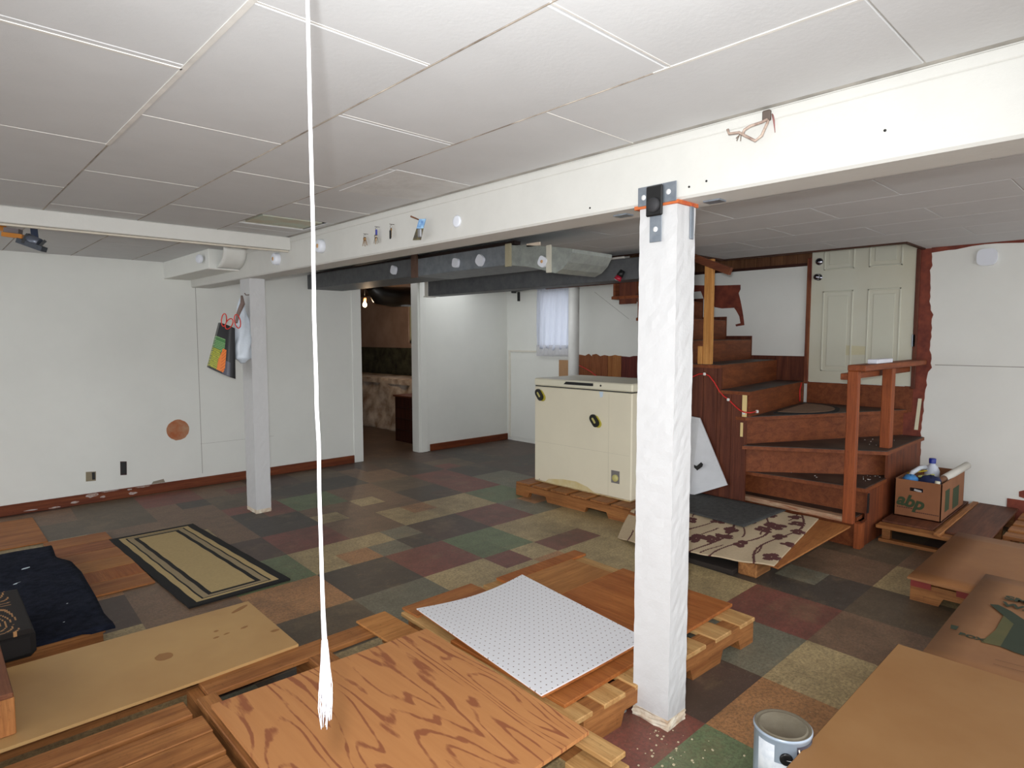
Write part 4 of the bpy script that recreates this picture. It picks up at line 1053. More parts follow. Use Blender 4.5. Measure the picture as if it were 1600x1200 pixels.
mb = MB(); mb.prism([(fx0-.0012, 3.165, .963), (fx0-.0012, 3.125, .963), (fx0-.0012, 3.130, .925), (fx0-.0012, 3.155, .915)], (.001, 0, 0))
mb.build('sticker', flat('sticker_pale_blue', (206, 222, 236)), t)
mb = MB(); mb.box(fx0-.0008, fx0+.001, fy0+.02, fy1-.01, .478, .4795); mb.box(fx0-.0008, fx0+.001, 3.066, 3.0675, .13, .95)
mb.build('panel_crease', flat('crease', (196, 188, 164)), t)
MB().prism([(fx0-.0006, 3.76, .128), (fx0-.0006, 3.72, .16), (fx0-.0006, 3.55, .185), (fx0-.0006, 3.40, .19), (fx0-.0006, 3.28, .165), (fx0-.0006, 3.2, .128)], (.0005, 0, 0)).build('rust_stain', flat('rust_bloom', (216, 204, 164), .5, c2=(206, 186, 130), sc=12), t)
MB().lathe([(.004, 0), (.004, .002), (0, .002)], (fx0, 3.83, .14), (-1, 0, 0), 8).build('screw', BLACK, t)
def magnet(py, pz, label):
    m = empty('clip_magnet', (fx0-.01, py, pz), label, 'magnet', 'clip magnets on the freezer')
    def pill(cy, cz, ln, r, x, th, mat, nm):
        pts = []; a = math.radians(-48); d = Vector((0, math.cos(a)*-1, math.sin(a)))
        d = Vector((0, -.62, -.78)); s_ = Vector((0, .78, -.62))
        for k in range(9): q_ = math.pi*k/8; pts.append(Vector((x, cy, cz))+d*(ln/2)+d*(r*math.sin(q_))+s_*(r*math.cos(q_)))
        for k in range(9): q_ = math.pi*k/8; pts.append(Vector((x, cy, cz))-d*(ln/2)-d*(r*math.sin(q_))-s_*(r*math.cos(q_)))
        MB().prism(pts, (-th, 0, 0)).build(nm, mat, m)
    pill(py-.016, pz-.006, .045, .032, fx0-.001, .010, flat('magnet_yellow', (196, 182, 60), .4), 'yellow_back')
    pill(py, pz, .045, .034, fx0-.009, .014, flat('magnet_black', (28, 26, 22), .25), 'case')
    pill(py+.002, pz+.002, .035, .009, fx0-.023, .003, flat('magnet_gold', (206, 196, 120), .3, .3), 'gold_bar')
magnet(3.820, .895, 'black and yellow clip magnet at the top left corner of the freezer')
magnet(3.200, .725, 'black and yellow clip magnet in the middle of the freezer front')

# ------------------------------------------------------------------ staircase
S = empty('staircase', (5.1, 2.2, 0), 'red-brown wooden winding staircase with worn treads going up to the white door', 'stairs')
TREAD = ST_T
def tread(pts, z, name='tread', th=.028, nose=None):
    MB().prism([(x, y, z-th) for x, y in pts], (0, 0, th-.004)).build(name, ST_R, S)
    cx = sum(p[0] for p in pts)/len(pts); cy = sum(p[1] for p in pts)/len(pts)
    MB().prism([(cx+(x-cx)*.985, cy+(y-cy)*.985, z-.004) for x, y in pts], (0, 0, .004)).build('worn_covering', TREAD, S)
def riser(a, b_, z0, z1, th=.02):
    a = Vector((*a, 0)); b_ = Vector((*b_, 0)); n_ = (b_-a).normalized().cross(Vector((0, 0, 1)))
    MB().prism([(a.x, a.y, z0), (b_.x, b_.y, z0), (b_.x, b_.y, z1), (a.x, a.y, z1)], n_*-th if n_.x < 0 or n_.y < 0 else n_*th).build('riser', ST_R, S)
XE = XW-.012
Yr = 1.385   # right-hand side of the lower flight
# level 1
MB().prism([(4.43, 1.425, .168), (4.52, 2.44, .168), (4.56, 2.44, .168), (4.50, 1.425, .168)], (0, 0, .034)).build('scuffed_nosing', wood('scuffed_edge', (150, 84, 52), (196, 170, 140), 1, fine=3, dirt=.4), S, label='scuffed front edge')
tread([(4.50, 1.40), (4.56, 2.44), (5.0, 2.30), (4.80, 1.40)], .20)
riser((4.50, 1.40), (4.56, 2.38), 0, .17)
# level 2
riser((4.65, 1.39), (4.67, 2.30), .20, .362)
tread([(4.555, 1.37), (4.50, 2.24), (4.72, 2.24), (5.30, 1.37)], .39)
# level 3
riser((5.12, 1.39), (4.46, 2.215), .39, .572)
tread([(4.85, 1.29), (4.355, 2.16), (4.60, 2.22), (5.85, 1.37), (5.70, 1.30)], .60) if False else tread([(4.90, 1.345), (4.40, 2.165), (4.62, 2.24), (XE, 1.56), (XE, 1.345)], .60)
# level 4 platform
riser((XE, 1.50), (4.46, 2.19), .60, .782)
tread([(XE, 1.47), (4.42, 2.155), (4.45, 2.40), (XE, 2.50)], .81)
t4 = empty('door_mat', (5.45, 2.05, .81), 'half-round tan mat with black border on the stair landing', 'mat')
def dm(r, z, th, mat, nm):
    c = Vector((5.30, 2.12)); pts = []
    a = Vector((4.80, 2.115)); b_ = Vector((5.70, 2.225)); mid = (a+b_)/2; half = (b_-a)/2; nrm = Vector((half.y, -half.x)).normalized()
    for k in range(25):
        q_ = math.pi*k/24; p = mid - half*(math.cos(q_)*r) + nrm*(.36*math.sin(q_)*r + (.012*(1-r)*8))
        pts.append((p.x, p.y, z))
    MB().prism(pts, (0, 0, th)).build(nm, mat, t4)
dm(1.0, .8105, .006, flat('mat_black', (26, 24, 24), .95), 'border')
dm(.86, .8165, .003, flat('mat_tan', (138, 108, 86), .95, var=.2, sc=40), 'centre')
# upper flight: slightly skewed risers from near side (x=4.40) to wall
lv = [(.81, 1.00, 2.13, 2.30), (1.00, 1.19, 2.36, 2.555), (1.19, 1.375, 2.62, 2.81), (1.375, 1.565, 2.88, 3.075), (1.565, 1.755, 3.12, 3.335), (1.755, 1.945, 3.38, 3.59), (1.945, 2.13, 3.62, 3.84)]
for k, (z0, z1, ya, yb) in enumerate(lv):
    riser((XE, yb+.02), (4.45, ya+.025), z0, z1-.028)
    nxt = lv[k+1] if k+1 < len(lv) else (0, 0, ya+.26, yb+.26)
    tread([(4.42, ya), (XE, yb), (XE, nxt[3]+.02), (4.42, nxt[2]+.02)], z1)
# zig-zag skirt against the back wall
pts = [(2.27, 1.225), (2.57, 1.225)]
for z0, z1, ya, yb in lv[2:]:
    pts += [(yb+.005, z0+.03), (yb+.005, z1+.03)]
sk = [(XW-.012, 2.262, .98), (XW-.012, 2.262, 1.225)]
for (z0, z1, ya, yb) in lv[2:]: sk += [(XW-.012, yb-.004, z0+.035), (XW-.012, yb-.004, z1+.035)]
sk += [(XW-.012, 4.0, 2.17), (XW-.012, 4.0, .98)]
MB().prism(sk, (.0118, 0, 0)).build('wall_skirt', ST_P, S)
# panelled side, planks
yy = 2.155
edges = [(2.13, 1.0-.028), (2.36, 1.19-.028), (2.62, 1.375-.028), (2.88, 1.565-.028), (3.12, 1.755-.028), (3.38, 1.94-.028)]
def topz(y):
    z = .80
    for a, b_ in edges:
        if y >= a-.001: z = b_
    return z
while yy < 2.66:
    w_ = .118; y1 = min(yy+w_, 2.70)
    brk = [yy]+[a for a, _ in edges if yy < a < y1]+[y1]
    for a, b_ in zip(brk, brk[1:]):
        MB().box(4.43, 4.45, a, b_-.003, 0, topz((a+b_)/2)).build('side_plank', ST_P, S) if b_-a > .01 else None
    yy = y1
MB().box(4.43, 4.45, 3.155, 3.325, 1.682, 1.90).box(4.43, 4.45, 3.325, 4.2, 1.86, 2.09).build('upper_side_panel', ST_P, S)
MB().box(4.45, XW-.02, 2.44, 2.46, 0, .97).build('inner_wall', ST_P, S)
# right-hand closed side of the lower flight
mb = MB(); mb.prism([(4.50, 1.385, 0), (XE, 1.385, 0), (XE, 1.385, .572), (5.0, 1.385, .572), (5.0, 1.385, .362), (4.60, 1.385, .362), (4.60, 1.385, .17), (4.50, 1.385, .17)], (0, -.018, 0))
mb.build('end_panel', wood('end_panel_wood', (132, 66, 32), (86, 42, 24), 2, dirt=.35), S)
MB().prism([(4.405, 1.36, 0), (4.50, 1.36, 0), (4.50, 1.36, .17), (4.405, 1.36, .17)][0:0] or [(4.45, 1.36, 0), (4.53, 1.36, 0), (4.53, 1.36, .168), (4.45, 1.36, .168)], (0, .04, 0)).build('corner_block', ST_O, S)
MB().box(4.58, 4.62, 1.364, 1.366, .215, .35).build('hand_slot', BLACK, S)
# bare end-grain patches
MB().box(4.425, 4.429, 2.15, 2.185, .81, .975).build('pale_block', flat('pale_pine', (226, 200, 140)), S)
MB().box(4.425, 4.429, 2.175, 2.195, .66, .765).build('pale_block', flat('pale_pine', (226, 200, 140)), S)
# newel posts and lower handrail
nx0, nx1 = 4.385, 4.475
MB().box(4.40, 4.452, 1.395, 1.46, .17, 1.178, None, .004).build('newel_post', ST_O, S)
MB().box(5.04, 5.12, 1.375, 1.44, .56, 1.178, None, .004).build('newel_post', ST_O, S)
MB().box(4.40, XW-.02, 1.352, 1.462, 1.178, 1.218, None, .005).build('handrail', ST_OX, S)
MB().box(4.42, XW-.02, 1.462, 1.51, 1.118, 1.16, None, .004).build('lower_rail', ST_OX, S)
# upper handrail and raw fir upright
MB().box(4.41, 4.447, 2.44, 2.508, 1.19, 1.99, None, .003).build('fir_upright', FIR, S, label='raw pale fir upright')
MB().box(4.405, 4.44, 2.51, 2.55, 1.19, 1.33, None, .003).build('fir_block', FIR, S)
MB().bar((4.42, 2.30, 1.885), (4.42, 2.90, 2.14), .04, .055).build('upper_handrail', wood('rail_brown', (126, 72, 44), (96, 50, 30), 1), S)
# red cable on the stair side with white clips
t = empty('red_cable', (4.42, 2.5, 1.1), 'thin red cable stapled along the stair side panel and behind the freezer', 'cable')
RC = flat('red_cable', (206, 40, 34), .5)
def sp(x, y, X=4.423): return atx(x, y, X)
MB().tube([sp(1070, 594), sp(1084, 588), sp(1092, 584.5), sp(1101, 584), sp(1108, 587), sp(1116, 597), sp(1124, 611), sp(1131, 619), sp(1138, 624), sp(1148, 634), sp(1156, 641), sp(1162, 644, 4.41), sp(1172, 645, 4.42), sp(1182, 643, 4.5)], .005, 8).build('cable_run', RC, t)
MB().tube([atx(905, 571, 5.82), atx(915, 576, 5.8), atx(925, 582, 5.78), atx(935, 590, 5.7)], .006, 8).build('cable_run', RC, t)
a = (5.74, 2.285, .99); MB().tube([a, (5.70, 2.28, .93), (5.68, 2.27, .83)], .006, 8).build('cable_run', RC, t)
for x, y in ((1101, 584.5), (1138, 624.5), (1162, 645.5), (1183, 643)): 
    q = sp(x, y, 4.415 if x < 1180 else 4.5); MB().box(q.x-.006, q.x+.004, q.y-.011, q.y+.011, q.z-.011, q.z+.011, None, .004).build('white_clip', flat('clip_white', (232, 230, 224)), t)
bx('white_packet', 4.68, 5.02, 1.37, 1.43, 1.219, 1.248, flat('packet_white', (226, 228, 238), .4), label='small flat white packet lying on the lower stair handrail', cat='packet', ch=.003)
q0 = Vector((XW-.016, 1.393, .9)); MB().prism([(XW-.016, 1.40, .905), (XW-.016, 1.375, .905), (XW-.016, 1.392, .65), (XW-.016, 1.418, .65)], (.003, 0, 0)).build('paper_strip', flat('strip_cream', (220, 214, 184)), None, label='cream paper strip stuck on the red-brown trim beside the stairs', cat='paper')
mb = MB(); rr = random.Random(12)
for k in range(26):
    x = rr.uniform(4.75, 5.3); y = rr.uniform(1.42, 1.6); 
for k in range(14):
    x = rr.uniform(4.78, 5.05); y = rr.uniform(1.40, 1.50); s_ = rr.uniform(.004, .016); mb.box(x, x+s_, y, y+s_*.5, .391, .393)
for k in range(10):
    x = rr.uniform(5.0, 5.5); y = rr.uniform(1.42, 1.62); s_ = rr.uniform(.004, .014); mb.box(x, x+s_, y, y+s_*.5, .601, .603)
for k in range(8):
    x = rr.uniform(4.62, 4.72); y = rr.uniform(1.5, 2.1); s_ = rr.uniform(.003, .012); mb.box(x, x+s_, y, y+s_*.8, .391, .393)
mb.build('plaster_crumbs', flat('crumbs', (212, 206, 196)), None, label='white plaster crumbs scattered over the lower stair treads', cat='debris', kind='stuff')
# ------------------------------------------------------------------ six panel door
D = struct('door_1', MB().box(XW-.02, XW+.02, 1.455, 2.262, 1.0, 3.0), DOORW)
mb = MB()
def dpanel(y0, y1, z0, z1):
    for (a, b_, c, d) in ((y0, y1, z0, z0+.014), (y0, y1, z1-.014, z1), (y0, y0+.014, z0, z1), (y1-.014, y1, z0, z1)): mb.box(XW-.027, XW-.019, a, b_, c, d, None, .003)
    mb.box(XW-.024, XW-.019, y0+.045, y1-.045, z0+.045, z1-.045, None, .004)
for y0, y1 in ((1.55, 1.80), (1.91, 2.16)):
    dpanel(y0, y1, 1.10, 1.80); dpanel(y0, y1, 1.98, 2.35)
mb.build('raised_panels', flat('door_moulding', (205, 205, 188), .6, var=.02), D)
def knob(z, nm, r):
    y = 2.20
    MB().lathe([(.030, 0), (.030, .006), (.014, .010), (.012, .028), (r, .040), (r*1.05, .052), (r*.8, .066), (0, .070)], (XW-.02, y, z), (-1, 0, 0), 24).build(nm, flat('knob_chrome', (150, 150, 160), .15, .95), D)
knob(1.925, 'door_knob', .026); MB().lathe([(.032, 0), (.030, .012), (.022, .018), (0, .02)], (XW-.02, 2.20, 2.062), (-1, 0, 0), 24).build('deadbolt', flat('knob_chrome', (150, 150, 160), .15, .95), D)
bx('hinge', XW-.03, XW-.018, 1.437, 1.462, 1.32, 1.42, STEEL, D, .002)
MB().box(XW-.0195, XW-.001, 1.44, 2.27, .79, .995).build('door_riser', ST_R, S)
# stains on door
mb = MB(); mb.prism([(XW-.0212, 2.02, 1.33), (XW-.0212, 1.80, 1.32), (XW-.0212, 1.79, 1.25), (XW-.0212, 2.0, 1.24)], (.001, 0, 0)); mb.build('water_stain', flat('door_stain', (206, 200, 166), .6), D)

# ------------------------------------------------------------------ ramp, patterned rug, grey mat, block, leaning panel
bx('ramp_block', 3.47, 3.66, 1.60, 1.715, 0, .082, wood('block_pine', (176, 122, 72), (130, 84, 48), 0), label='short chunky wood block propping the ramp board', cat='block', ch=.006)
bx('dark_plank', 3.42, 3.62, 1.72, 2.35, .0, .03, flat('dark_plank', (42, 34, 28), .8), label='dark plank on the floor under the front of the ramp', cat='plank', ch=.003)
t = empty('ramp_board', (4.0, 2.1, 0), 'sloping plywood board in front of the stairs with a rug on it', 'board')
MB().prism([(3.49, 1.485, .083), (4.40, 1.405, .150), (4.40, 2.70, .150), (3.74, 2.70, .100)], (0, 0, .011)).build('sheet', PLYX, t)
def rz(x, y): return .098 + (x-3.49)*.072
def rugp(u, v):   # u along y from right to left; v from front to back
    y0 = 1.505+1.10*u; y1 = 1.605+1.09*u
    xf = 3.485-.11*math.sin(math.pi*min(1, u*1.0)); xb = 4.395
    x = xf+(xb-xf)*v; y = y0+(y1-y0)*v+.11*max(0, u-.8)/.2*min(1, v*3)*(1-v)
    z = rz(x, y)+.005+.003*math.sin(u*30)
    drop = max(0, u-.40)/.60
    z -= (1-min(1, v*3.0))**1.0*drop*.095
    return (x, y, max(z, .010))
def motif(u, v):
    X_, Y_ = u*1.30, v*.92
    cr = lin((190, 170, 140)); dk = lin((88, 46, 44))
    for (cx, cy, rx, ry, a) in MOT:
        if abs(X_-cx) > .1 or abs(Y_-cy) > .1: continue
        for j_ in range(4):
            t_ = a+j_*1.75; ex, ey = cx+rx*.62*math.cos(t_), cy+ry*.75*math.sin(t_)
            if ((X_-ex)/(rx*.60))**2+((Y_-ey)/(ry*.62))**2 < 1: return dk
    for (cx, amp, ph) in ((.12, .07, 0), (.32, .09, 1.4), (.52, .06, 2.4), (.72, .08, .6), (.92, .09, 3.3), (1.12, .07, 5)):
        if abs(X_-(cx+amp*math.sin(Y_*7+ph))) < .0085: return dk
        if abs(X_-(cx+.10+amp*.8*math.sin(-Y_*9+ph))) < .0065 and (int(Y_*6+cx*3) % 2): return dk
    return cr
rr = random.Random(21); MOT = []
for k in range(150):
    MOT.append((rr.uniform(.02, 1.28), rr.uniform(.03, .90), rr.uniform(.038, .066)*(1.35 if k%7==0 else 1), rr.uniform(.028, .045)*(1.3 if k%7==0 else 1), rr.uniform(0, 3.1)))
MOT = [m for i, m in enumerate(MOT) if all(abs(m[0]-n[0])>.095 or abs(m[1]-n[1])>.075 for n in MOT[:i])]
t = empty('patterned_rug', (3.95, 2.1, .1), 'beige rug with dark burgundy branches and leaves on the ramp board', 'rug')
MB().sheet(rugp, 200, 120, (0, 0, -.007), tint=motif).build('weave', attr_mat('printed_rug', .95, .15, 50), t)
gp = [(4.385, 2.62), (4.385, 1.82), (3.93, 1.90), (4.02, 2.72)]
gp = [atz(x, y, .155) for x, y in ((1040, 790), (1099, 771), (1233, 799), (1165, 822), (1078, 797), (1040, 800))]
t = empty('grey_mat', (4.2, 2.2, .15), 'charcoal grey mat over the patterned rug at the foot of the stairs', 'mat')
def gmf(u, v):
    a = Vector((3.925, 1.905)); b_ = Vector((4.40, 1.83)); c = Vector((4.40, 2.62)); d = Vector((3.98, 2.62))
    p = (a*(1-v)+b_*v)*(1-u)+(d*(1-v)+c*v)*u
    return (p.x, p.y, rz(p.x, p.y)+.019)
MB().sheet(gmf, 20, 16, (0, 0, -.007)).build('pile', flat('grey_pile', (70, 70, 68), .95, c2=(52, 52, 52), sc=40, bmp=.6, bsc=90), t)
t = empty('leaning_panel', (4.38, 2.6, .16), 'white lined panel with black tape leaning against the stair side', 'panel')
def lp(x, y, f): return atx(x, y, 4.40-.03*f)
P_ = [lp(1050, 645, 0), lp(1093, 653, 0), lp(1136, 758, .8), lp(1078, 775, 2.4), lp(1050, 781, 2.4)]
MB().prism(P_, (.012, 0, 0)).build('sheet', flat('panel_white', (206, 208, 212), .5), t)
mb = MB()
for k in range(14):
    f = k/14; a = P_[1]*(1-f)+P_[2]*f; b_ = P_[0]*(1-f)+P_[4]*f
    mb.bar(a+Vector((-.0012, .01, 0)), b_+Vector((-.0012, 0, 0)), .001, .0025, up=(1, 0, 0))
mb.build('ruled_lines', flat('line_grey', (180, 182, 190)), t)
tp = [lp(x, y, 2.2)+Vector((-.006, 0, 0)) for x, y in ((1085, 726), (1089, 728), (1096, 722), (1099, 725), (1098, 729), (1090, 735), (1085, 730))]
MB().prism(tp, (.002, 0, 0)).build('black_tape', BLACK, t)

# ------------------------------------------------------------------ right side: boxes stand, pallets, sheets
pallet('wooden pallet carrying the cardboard box beside the stairs', (5.3, 1.1, 0),
       [(4.74, 4.79, .95, 1.335, .0, .0201, 1, []), (4.76, 4.80, 1.27, 1.32, 0, .10, 1, []), (5.3, 5.34, .745, 1.33, 0, .10, 1, []), (5.78, 5.82, .745, 1.33, 0, .10, 1, [])],
       [(4.70, 4.80, .745, 1.345, .10, .122), (4.86, 5.82, .745, 1.33, .10, .12)])
bx('plywood_sheet', 4.80, 5.82, 1.03, 1.335, .1225, .136, wood('ply_dark', (112, 66, 44), (84, 46, 30), 0), label='dark reddish plywood under the cardboard box', cat='plywood', ch=.002)
bx('plywood_sheet', 4.80, 5.835, .73, .965, .1225, .137, wood('ply_dark', (118, 74, 46), (90, 52, 32), 0), label='dark plywood sheet against the back wall right of the box', cat='plywood', ch=.002)
bx('edge_board', 4.68, 5.83, .968, 1.005, .1225, .142, PAL[0], label='narrow board running from the pallet front to the back wall', cat='board', ch=.003)
# box
t = empty('cardboard_box', (5.2, 1.15, .137), 'open cardboard carton with green logo, full of odds and ends, beside the stairs', 'box')
BXm = flat('carton', (138, 90, 58), .85, c2=(124, 78, 48), sc=4)
x0, x1, y0, y1, z0, z1 = 5.0, 5.66, 1.035, 1.318, .138, .40
x0 = 5.0
mb = MB()
# front wall with hand hole
hy0, hy1, hz0, hz1 = 1.145, 1.225, .325, .35
for a, b_, c, d in ((y0, hy0, z0, z1), (hy1, y1, z0, z1), (hy0, hy1, z0, hz0), (hy0, hy1, hz1, z1)): mb.box(x0, x0+.006, a, b_, c, d)
mb.build('front_wall', BXm, t)
MB().box(x0, x1, y0, y0+.006, z0, z1).build('side_wall', BXm, t); MB().box(x0, x1, y1-.006, y1, z0, z1).build('side_wall', BXm, t)
MB().box(x1-.006, x1, y0, y1, z0, z1).build('rear_wall', BXm, t); MB().box(x0, x1, y0, y1, z0, z0+.006).build('bottom', BXm, t)
GRN = flat('print_green', (48, 62, 34), .8)
text('printed_logo', 'abp', .115, (x0-.001, 1.305, .222), (0, -1, -.12), (0, -.12, 1), GRN, t, .2, .0003, .0045)
mb = MB()
for k in range(9): mb.box(x0-.0008, x0, 1.30-.014*k-.011, 1.30-.014*k, .198, .205)
for k in range(13): mb.box(x0-.0008, x0, 1.20-.012*k-.010, 1.20-.012*k, .178, .184)
mb.build('printed_lines', flat('print_brown', (70, 36, 24)), t)
mb = MB(); mb.box(5.10, 5.22, y0-.0008, y0, .19, .34); mb.box(5.32, 5.50, y0-.0008, y0, .17, .32); mb.build('side_print', GRN, t)
def inbox(nm, fn, label, cat): 
    e = empty(nm, (5.3, 1.15, .3), label, cat); fn(e)
def f1(e):
    MB().lathe([(0, -.16), (.045, -.16), (.048, -.15), (.048, -.04), (.035, -.01), (.020, .005), (.018, .02), (0, .02)], (5.42, 1.19, .452), (0, 0, 1), 24).build('body', flat('jug_white', (206, 212, 224), .35), e)
    MB().lathe([(.022, 0), (.023, .032), (.020, .036), (0, .036)], (5.42, 1.19, .467), (0, 0, 1), 20).build('blue_cap', flat('cap_blue', (24, 44, 140), .4), e)
inbox('plastic_jug', f1, 'white plastic jug with blue cap standing in the carton', 'jug')
def f2(e): MB().tube([(5.16, 1.28, .37), (5.20, 1.26, .42), (5.28, 1.235, .445), (5.36, 1.22, .44)], .016, 12).build('tube', flat('white_hose', (204, 210, 218), .4), e)
inbox('white_hose', f2, 'short curved white hose sticking out of the carton', 'hose')
def f3(e):
    a = Vector((5.10, 1.09, .395)); b_ = Vector((5.74, .985, .51))
    a = atx(1475, 748, 5.22); b_ = atx(1511, 727, 5.60)
    MB().tube([a, b_], .026, 20).build('tube', flat('roll_white', (206, 202, 192), .6), e)
    MB().tube([a-(b_-a)*.25, a+(b_-a)*.02], .024, 16).build('brown_core', flat('core_brown', (116, 76, 48), .7), e)
inbox('paper_roll', f3, 'long cream paper roll slanting out of the carton to the right', 'roll')
def blob(e, c, r, m, nm, seed, sz=(1, 1, 1)):
    rr = random.Random(seed); vs, fs = [], []; n_, k_ = 14, 9
    for i in range(k_+1):
        a = math.pi*i/k_
        for j in range(n_):
            b_ = 2*math.pi*j/n_; q_ = r*(1+.22*(rr.random()-.5))
            vs.append((c[0]+q_*math.sin(a)*math.cos(b_)*sz[0], c[1]+q_*math.sin(a)*math.sin(b_)*sz[1], c[2]+q_*math.cos(a)*sz[2]))
    for i in range(k_):
        for j in range(n_): fs.append((i*n_+j, i*n_+(j+1) % n_, (i+1)*n_+(j+1) % n_, (i+1)*n_+j))
    MB().add(vs, fs, None, True).build(nm, m, e)
def f4(e): blob(e, (5.085, 1.245, .388), .046, flat('light_blue_cloth', (62, 130, 190), .7), 'cloth', 3, (1, 1, .8)); 
inbox('blue_rag', f4, 'bright blue crumpled rag at the front left of the carton', 'rag')
def f5(e): blob(e, (5.12, 1.13, .372), .078, flat('navy_cloth', (22, 34, 76), .8, var=.4), 'cloth', 5, (.9, .95, .75)); 
inbox('navy_rag', f5, 'dark navy bundle at the front of the carton', 'rag')
def f6(e):
    MB().bar((5.2, 1.29, .41), (5.32, 1.20, .425), .012, .006).build('blade', flat('yellow_plastic', (200, 176, 40), .5), e)
inbox('yellow_strip', f6, 'thin yellow strip lying across the carton contents', 'strip')
def f6b(e):
    MB().bar((5.12, 1.20, .412), (5.24, 1.14, .415), .016, .01).build('piece', flat('yellow_pale', (196, 196, 110), .5), e)
inbox('yellow_peg', f6b, 'pale yellow peg in the middle of the carton', 'peg')
def f7(e): MB().tube([(5.03, 1.075, .355), (5.04, 1.07, .412)], .016, 12).build('tube', flat('cap_cream', (214, 212, 190), .4), e)
inbox('cream_tube', f7, 'small cream tube poking up at the front right of the carton', 'tube')
def f8(e):
    for k in range(1): MB().box(5.10, 5.62, 1.05, 1.30, .29, .335, None, .02).build('pile', flat('mixed_dark', (60, 42, 34), .8, c2=(30, 34, 60), sc=12), e)
inbox('dark_clutter', f8, 'dark jumbled clutter filling the carton', 'clutter')
def f9(e): MB().bar((5.0+.012, 1.20, .335), (5.012, 1.155, .328), .01, .012).build('paper', flat('paper_grey', (180, 180, 180)), e)
inbox('paper_scrap', f9, 'white paper showing through the carton hand hole', 'paper')
# pallet far right with dark gaps
pallet('slatted wooden pallet against the back wall at the right edge', (5.5, .4, 0),
       [(5.0, 5.8, .66, .70, 0, .10, 0, []), (5.0, 5.8, .1, .14, 0, .10, 0, [])],
       [(5.02, 5.14, -.2, .70, .10, .122), (5.20, 5.33, -.2, .70, .10, .122), (5.39, 5.52, -.2, .70, .10, .122), (5.58, 5.80, -.2, .70, .10, .122)])
# R1 pallet and its plywood
pR = pallet('wooden pallet with reddish end under the plywood on the right', (4.3, .5, 0),
       [(3.79, 3.835, -.3, .905, 0, .098, 1, [(.60, .775)]), (4.3, 4.345, -.3, .905, 0, .098, 1, []), (4.80, 4.845, -.3, .905, 0, .098, 1, [])],
       [(3.785, 3.90, -.3, .90, .105, .121), (4.1, 4.22, -.3, .90, .105, .121), (4.5, 4.62, -.3, .90, .105, .121)])
for ya, yb in ((.81, .903), (.60, .70)): MB().box(3.784, 3.788, ya, yb, .078, .120).build('red_board_end', flat('red_stain', (130, 40, 30), .6), pR)
t = empty('plywood_sheet', (4.3, .5, .122), 'brown plywood sheet over the pallet at the right, warped near corner', 'plywood')
MB().sheet(lambda u, v: (3.725+1.125*u, -.4+1.305*v, .137+.006*(1-u)*v), 8, 8, (0, 0, -.012)).build('sheet', flat('ply_plain_brown', (150, 102, 58), .6, c2=(132, 84, 46), sc=2.2), t)
# cardboard sheet
t = empty('cardboard_sheet', (3.3, .2, .143), 'large flattened cardboard carton with green printing at right', 'cardboard')
MB().sheet(lambda u, v: (2.80+1.25*u, -.9+1.525*v, .153+.004*math.sin(u*5)*v+.0*u), 12, 12, (0, 0, -.005)).build('sheet', CARD, t)
pallet('wooden pallet hidden beneath the cardboard and ochre board', (2.5, 0, 0),
       [(1.75, 3.6, .50, .55, 0, .12, 0, []), (1.75, 3.6, -.3, -.25, 0, .12, 0, [])],
       [(1.78, 1.95, -.5, .60, .12, .141), (2.3, 2.45, -.5, .60, .12, .141), (2.75, 2.9, -.5, .60, .12, .141), (3.3, 3.45, -.5, .60, .12, .141)])
ZP = .1592
def cz(x, y): return atz(x, y, ZP)
DG = flat('print_dark_green', (44, 54, 36), .85); MG = flat('print_mid_green', (92, 84, 46), .85, c2=(76, 78, 44), sc=5)
MB().prism([cz(*p) for p in ((1547, 944), (1560, 945), (1580, 955), (1604, 971), (1604, 995), (1584, 975), (1568, 962))], (0, 0, .0005)).build('green_print', DG, t)
MB().prism([cz(*p) for p in ((1568, 962), (1584, 975), (1563, 1010), (1533, 1003), (1555, 985))], (0, 0, .0004)).build('olive_print', MG, t)
MB().prism([cz(*p) for p in ((1584, 975), (1604, 995), (1604, 1025), (1585, 1019), (1563, 1010))], (0, 0, .0005)).build('green_print', DG, t)
tdir = (cz(1520, 990)-cz(1490, 980)); 
text('printed_word', 'BOX', .042, cz(1497, 991), (0, -1, 0), (1, 0, 0), DG, t, 0, .0004, .0015)
MB().prism([cz(*p) for p in ((1486, 976), (1498, 979), (1494, 984), (1485, 982))], (0, 0, .0005)).build('printed_emblem', DG, t)
text('printed_word', 'SMART', .075, cz(1569, 935), (0, -1, 0), (1, 0, 0), DG, t, 0, .0004, .003)
text('printed_word', 'WAY', .075, cz(1565, 945), (0, -1, 0), (1, 0, 0), DG, t, 0, .0004, .003)
mb = MB(); mb.bar(cz(1552, 1037), cz(1600, 1050), .003, .0006); mb.bar(cz(1555, 1030), cz(1600, 1042), .002, .0006); mb.build('crease', flat('crease_brown', (112, 74, 46)), t)
bx('hardboard_sheet', 1.62, 2.812, -.7, .705, .155, .167, HARDR, label='ochre hardboard sheet filling the bottom right foreground', cat='hardboard', ch=.003)
bpy.data.objects['hardboard_sheet.001'].rotation_euler = (0, 0, 0)
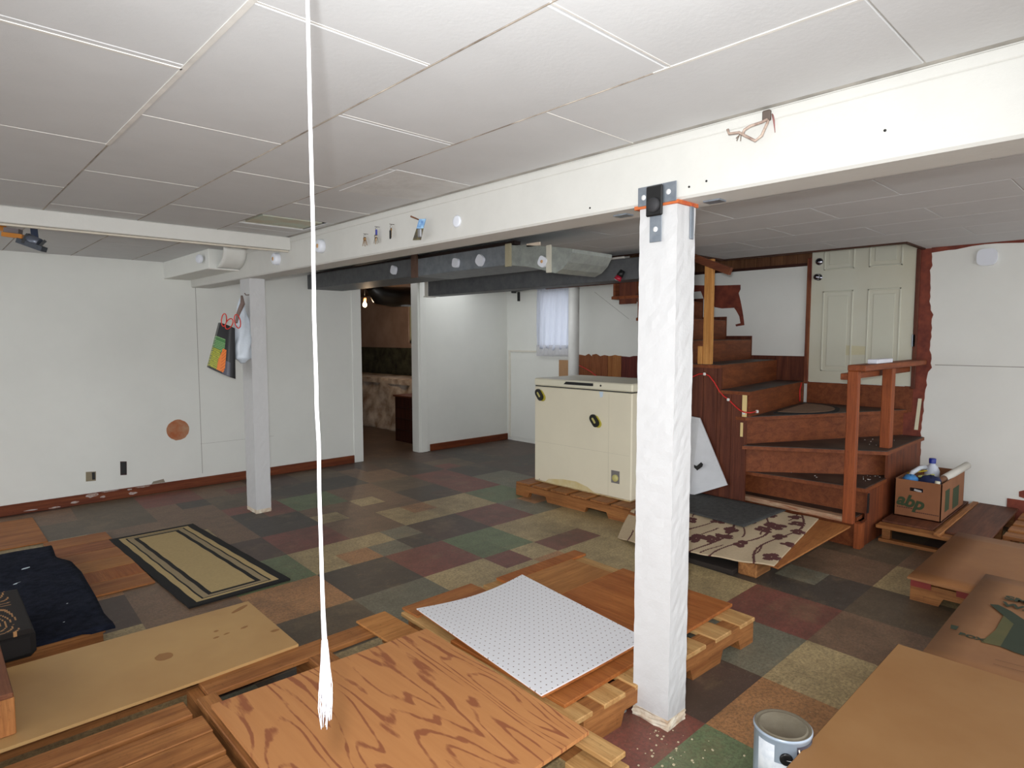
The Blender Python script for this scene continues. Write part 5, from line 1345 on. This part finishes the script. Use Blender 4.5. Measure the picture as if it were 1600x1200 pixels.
# paint can
t = empty('paint_can', (1.90, .785, 0), 'closed grey metal paint can with white label in the foreground', 'paint can')
c = Vector((1.900, .778, 0)); R0 = .083
MB().lathe([(0, .0), (R0, .0), (R0+.002, .004), (R0, .008), (R0, .182), (R0+.003, .186), (R0+.0035, .192), (R0, .1955)], c, (0, 0, 1), 64).build('body', metal_mat('can_grey', (170, 182, 196), (150, 164, 180), .35, .25, 6), t)
MB().lathe([(R0, .1950), (R0-.003, .196), (R0-.008, .192), (R0-.011, .192), (R0-.013, .1955), (R0-.017, .1955), (R0-.020, .1925), (0, .1925)], c, (0, 0, 1), 64).build('lid', metal_mat('can_lid', (150, 142, 124), (118, 108, 90), .4, .35, 9), t)
def arc(a0, a1, z0, z1, r, mat, nm):
    n_ = 24; vs = []; fs = []
    for k in range(n_+1):
        a = math.radians(a0+(a1-a0)*k/n_)
        for z in (z0, z1): vs.append((c.x+r*math.cos(a), c.y+r*math.sin(a), z))
        for z in (z0, z1): vs.append((c.x+(r+.0006)*math.cos(a), c.y+(r+.0006)*math.sin(a), z))
    for k in range(n_):
        o = k*4; fs += [(o+2, o+6, o+7, o+3), (o, o+1, o+5, o+4), (o+1, o+3, o+7, o+5), (o, o+4, o+6, o+2)]
    MB().add(vs, fs, None, True).build(nm, mat, t)
# direction from can to camera is about angle 202 deg
arc(150, 188, .012, .172, R0+.0004, flat('label_white', (222, 226, 230), .5, c2=(196, 204, 212), sc=30), 'white_label')
arc(188, 228, .012, .120, R0+.0004, flat('label_white', (222, 226, 230), .5), 'white_label')
arc(232, 290, .06, .176, R0+.0004, flat('label_dark', (48, 36, 48), .4), 'dark_label')
a = math.radians(211); ep = c+Vector((R0*math.cos(a), R0*math.sin(a), .138)); en = Vector((math.cos(a), math.sin(a), 0))
MB().lathe([(.019, 0), (.019, .004), (.015, .006), (0, .003)], ep, en, 24).build('bail_ear', flat('ear_black', (16, 16, 18), .3), t)
sd = Vector((-math.sin(a), math.cos(a), 0))
MB().tube([ep+en*.007, ep+en*.010+sd*.02+Vector((0, 0, .001)), ep+en*.0+sd*.055+Vector((0, 0, -.004)), ep+sd*.085-en*.035+Vector((0, 0, -.006))], .0016, 8).build('bail_wire', CHROME, t)
MB().bar(ep+en*.002+sd*.034+Vector((0, 0, .036)), ep+en*-.002+sd*.046+Vector((0, 0, -.02)), .002, .004).build('drip', flat('drip_white', (220, 214, 200)), t)
# plaster debris near the foreground post
mb = MB(); rr = random.Random(33)
for k in range(60):
    x = rr.gauss(1.80, .08); y = rr.gauss(1.15, .12); s_ = rr.uniform(.002, .007)
    if 1.86 < x < 2.0 and 1.16 < y < 1.34: continue
    if y > 1.21: continue
    mb.box(x, x+s_, y, y+s_, 0.0, s_*.5)
mb.build('plaster_debris', flat('debris_cream', (206, 192, 160)), None, label='cream plaster crumbs on the floor around the foreground post', cat='debris', kind='stuff')
